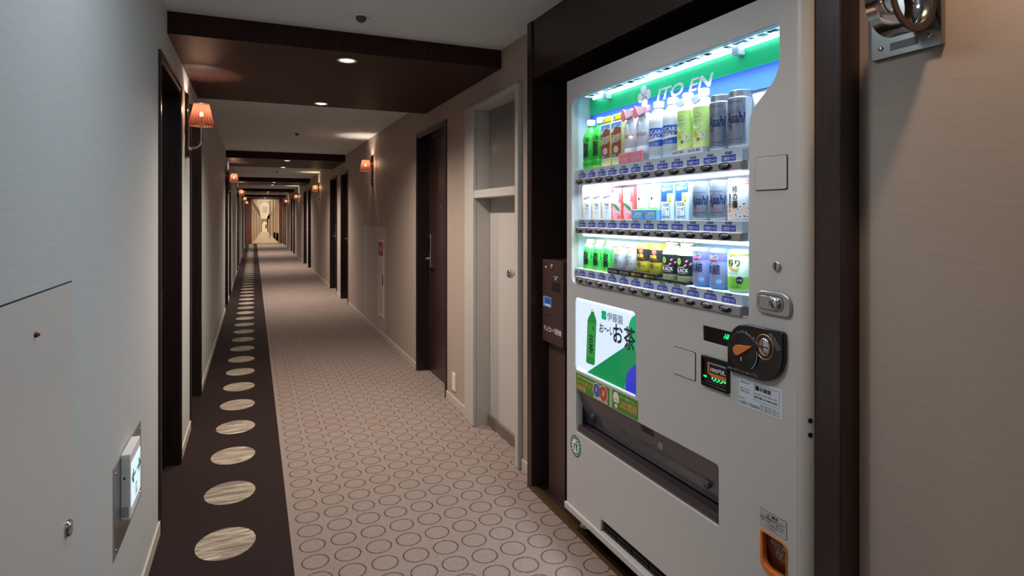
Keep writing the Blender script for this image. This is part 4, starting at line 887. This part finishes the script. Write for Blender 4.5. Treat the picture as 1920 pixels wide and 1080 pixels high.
# row 3 -----------------------------------------------------------
for i in range(3):
    r = P('small_green_tea_bottle', 'short green tea bottle, %s from the left on the bottom shelf' % ('first', 'second', 'third')[i], 'short green tea bottles', 2, i)
    b = G().lathe([(.028, 0), (.032, .004), (.032, .012), (.0312, .015), (.032, .018), (.032, .078), (.030, .086), (.022, .096), (.017, .100)], 24).build('bottle', mm('tea%d' % i, (74, 196, 84)), r)
    G().lathe([(.0185, .098), (.0185, .112), (.017, .114)], 20).build('cap', mm('teacap%d' % i, (200, 214, 130)), r)
    g = G(); text(g, 'お〜い', .004, .074, 0, .02, .01, wrap=.0327, bold=.02); text(g, 'お茶', -.004, .044, 0, .028, .052, wrap=.0327, vertical=True, bold=.07); text(g, '国産茶葉', .02, .056, 0, .006, .026, wrap=.0327, vertical=True); text(g, '緑茶', -.006, .086, 0, .016, .006, wrap=.031); g.build('lettering', D_ink, b)
    G().lathe([(.0322, .0), (.0324, .006)], 24).build('lime_foot', D_lime, b)
def base_card(r, c, t, ink):
    n_ = G().box(-.034, .034, -.040, .02, -.014, .006).build('name_card', c, r, bevel=.001); g = G(); text(g, t, 0, -.004, -.0404, .056, .009, bold=.02); g.build('lettering', ink, n_)
for i in range(2):
    r = P('latte_can', 'white milk coffee can with brown shoulder on dark stand, %s of the pair' % SIDE[i], 'white milk coffee cans', 2, 3+i); r.location.z += .014
    b = G().lathe([(.028, .006), (.030, .008), (.030, .088), (.028, .096), (.028, .100)], 24).build('can', D_milk, r); G().lathe([(.0304, .080), (.0304, .089), (.0285, .096)], 24, capb=False, capt=False).build('brown_shoulder', D_taupe, b)
    g = G(); vs = [(.0306*math.sin(.0+.0085*math.cos(t)/.0306), -.0306*math.cos(.0085*math.cos(t)/.0306), .070+.0085*math.sin(t)) for t in [2*PI*k/18 for k in range(18)]]; g.add(vs, [tuple(range(18))], 0); text(g, 'ミ', 0, .07, -.0006, .006, mi=1, wrap=.0306); text(g, 'au Lait', -.003, .054, 0, .032, .009, mi=2, wrap=.0306); text(g, '20', -.010, .030, 0, .018, .016, mi=2, wrap=.0306); text(g, '%減', .008, .028, 0, .012, .006, mi=2, wrap=.0306); text(g, 'オリジナルブレンド', -.002, .016, 0, .036, .004, mi=2, wrap=.0306); g.build('print', [D_amber, D_white, D_taupe], b)
    base_card(r, D_black, 'カフェオレ', D_white)
for i in range(2):
    r = P('yellow_coffee_can', 'yellow and black coffee can with red dot on dark stand, %s of the pair' % SIDE[i], 'yellow and black coffee cans', 2, 5+i); r.location.z += .014
    b = G().lathe([(.028, .006), (.031, .009), (.031, .088), (.028, .096), (.028, .100)], 24).build('can', D_yel, r)
    g = G(); g.band(.0314, .042, .082, mi=0, n=28); vs = [(.0318*math.sin(.009*math.cos(t)/.0318), -.0318*math.cos(.009*math.cos(t)/.0318), .075+.009*math.sin(t)) for t in [2*PI*k/18 for k in range(18)]]; g.add(vs, [tuple(range(18))], 1); text(g, 'ラ', 0, .075, -.0008, .008, mi=3, wrap=.0318); text(g, '無糖', -.004, .060, 0, .026, .011, mi=2, wrap=.0318, bold=.04); text(g, 'COFFEE', -.004, .050, 0, .034, .004, mi=1, wrap=.0318); text(g, '90', -.010, .028, 0, .018, .016, mi=0, wrap=.0318); text(g, '%減', .008, .026, 0, .012, .006, mi=0, wrap=.0318); text(g, '果糖オフ ブレンド', -.002, .014, 0, .036, .004, mi=0, wrap=.0318); g.build('print', [D_black, D_coral, D_yel, D_white], b)
    base_card(r, D_black, '微糖コーヒー', D_yel)
for i in range(2):
    r = P('black_coffee_bottle', 'black labelled aluminium coffee bottle with green emblem, %s of the pair' % SIDE[i], 'black coffee bottle cans', 2, 7+i); r.location.z += .004
    b = G().lathe([(.028, 0), (.032, .004), (.032, .086), (.029, .096), (.020, .106), (.019, .110)], 24).build('bottle', D_cream, r); cp = G().lathe([(.0205, .108), (.0205, .124), (.0185, .127)], 20).build('cap', D_cream, r)
    g = G(); g.band(.0207, .119, .1235, mi=0, n=20); g.band(.0207, .110, .1125, mi=0, n=20); g.build('cap_print', D_black, cp)
    g = G(); g.band(.0325, .022, .082, mi=0, n=28)
    for rr, m_ in ((.011, 1), (.009, 0), (.0085, 1)):
        vs = [((.0331+.0002*(m_ == 1))*math.sin((-.014+rr*.8*math.cos(t))/.0331), -(.0331+.0003*(rr < .0088))*math.cos((-.014+rr*.8*math.cos(t))/.0331), .064+rr*math.sin(t)) for t in [2*PI*k/20 for k in range(20)]]; g.add(vs, [tuple(range(20))], m_)
    text(g, 'COFFEE', -.014, .064, -.0010, .013, .004, mi=0, wrap=.0331)
    text(g, 'BLACK', -.003, .038, 0, .040, .011, mi=2, wrap=.0331, bold=.04); text(g, 'WONDER', -.008, .047, 0, .026, .004, mi=2, wrap=.0331); text(g, 'UNSWEETENED', -.004, .029, 0, .032, .003, mi=2, wrap=.0331)
    for x, z in ((.012, .066), (.008, .053), (.024, .058)):
        vs = [(.0331*math.sin((x+.004*math.cos(t))/.0331), -.0331*math.cos((x+.004*math.cos(t))/.0331), z+.003*math.sin(t)+.002*math.cos(t)) for t in [2*PI*k/12 for k in range(12)]]; g.add(vs, [tuple(range(12))], 3)
    g.build('label', [D_black, D_lime, D_white, D_pink], b); base_card(r, D_black, 'ひとときBLACK', D_lime)
for i in range(2):
    r = P('citrus_chuhai_can', 'blue and grey fruit liquor can with lemon heart, %s of the pair' % SIDE[i], 'blue fruit liquor cans', 2, 9+i)
    b = G().lathe([(.027, 0), (.0315, .006), (.0325, .010), (.0325, .100), (.029, .110), (.0285, .114)], 28).build('can', D_sky, r)
    g = G(); g.band(.0328, .012, .078, -1.2, .85, 20, 1); g.band(.0328, .078, .104, -1.2, .9, 20, 0)
    for k, (a, z) in enumerate(((-.5, .03), (.1, .03), (.5, .056), (-.2, .056))): 
        vs = [(.0331*math.sin(aa), -.0331*math.cos(aa), zz) for aa, zz in ((a-.35, z-.012), (a+.35, z-.012), (a, z+.014))]; g.add(vs, [(0, 1, 2)], 2)
    vs = [(.0333*math.sin((-.008+x)/.0333), -.0333*math.cos((-.008+x)/.0333), .086+z) for x, z in ((0, -.016), (.013, -.003), (.015, .006), (.009, .011), (0, .007), (-.009, .011), (-.015, .006), (-.013, -.003))]; g.add(vs, [tuple(range(8))], 3)
    g.band(.0336, .082, .088, -.6, .12, 8, 4); text(g, 'グレープ', -.008, .085, 0, .022, .005, mi=5, wrap=.034); text(g, '氷結', -.012, .057, 0, .046, .028, mi=6, wrap=.0336, bold=.03); vs = [(.0334*math.sin((.008+.009*math.cos(t))/.0334), -.0334*math.cos((.008+.009*math.cos(t))/.0334), .024+.009*math.sin(t)) for t in [2*PI*k/18 for k in range(18)]]; g.add(vs, [tuple(range(18))], 7); text(g, 'お酒', .008, .024, -.0003, .012, .006, mi=5, wrap=.0336)
    g.build('label', [D_violet, D_mauve, mm('lilac%d' % i, (150, 152, 186)), D_lime, D_coral, D_white, D_navy, D_sky], b)
r = P('citrus_sour_can', 'green and white citrus liquor can at the right end of the bottom shelf', None, 2, 11)
b = G().lathe([(.027, 0), (.0315, .006), (.0325, .010), (.0325, .100), (.029, .110), (.0285, .114)], 28).build('can', mm('mint', (200, 230, 205)), r)
g = G(); g.band(.0328, .010, .042, mi=0, n=28); g.band(.0328, .098, .104, mi=0, n=28)
vs = [(.0331*math.sin((-.006+.020*math.cos(t))/.0331), -.0331*math.cos((-.006+.020*math.cos(t))/.0331), .080+.019*math.sin(t)) for t in [2*PI*k/24 for k in range(24)]]; g.add(vs, [tuple(range(24))], 1); g.band(.0335, .060, .065, -.6, .3, 8, 4)
text(g, '搾り', -.005, .080, 0, .036, .019, mi=2, wrap=.0336, bold=.04); vs = [(.0333*math.sin((.012+.0095*math.cos(t))/.0333), -.0333*math.cos((.012+.0095*math.cos(t))/.0333), .034+.0095*math.sin(t)) for t in [2*PI*k/18 for k in range(18)]]; g.add(vs, [tuple(range(18))], 3); text(g, 'お酒', .012, .034, -.0003, .013, .006, mi=5, wrap=.0336); text(g, '果汁たっぷり', -.008, .051, 0, .03, .005, mi=2, wrap=.0333); text(g, 'レモン果汁', .0, .016, 0, .03, .005, mi=2, wrap=.0333)
g.build('label', [mm('lime_deep', (120, 190, 60)), mm('lemon', (196, 200, 80)), D_ink, D_navy, D_amber, D_white], b)

# the round drinks stand turned a little towards the corridor
for o in list(bpy.data.objects):
    if o.parent and o.parent.get('category') == 'drink' and o.name.split('.')[0] in ('can', 'bottle') and o.parent.name.split('.')[0] not in ('barley_tea_bottle', 'slim_aqua_bottle'):
        o.rotation_euler = (0, 0, .36)
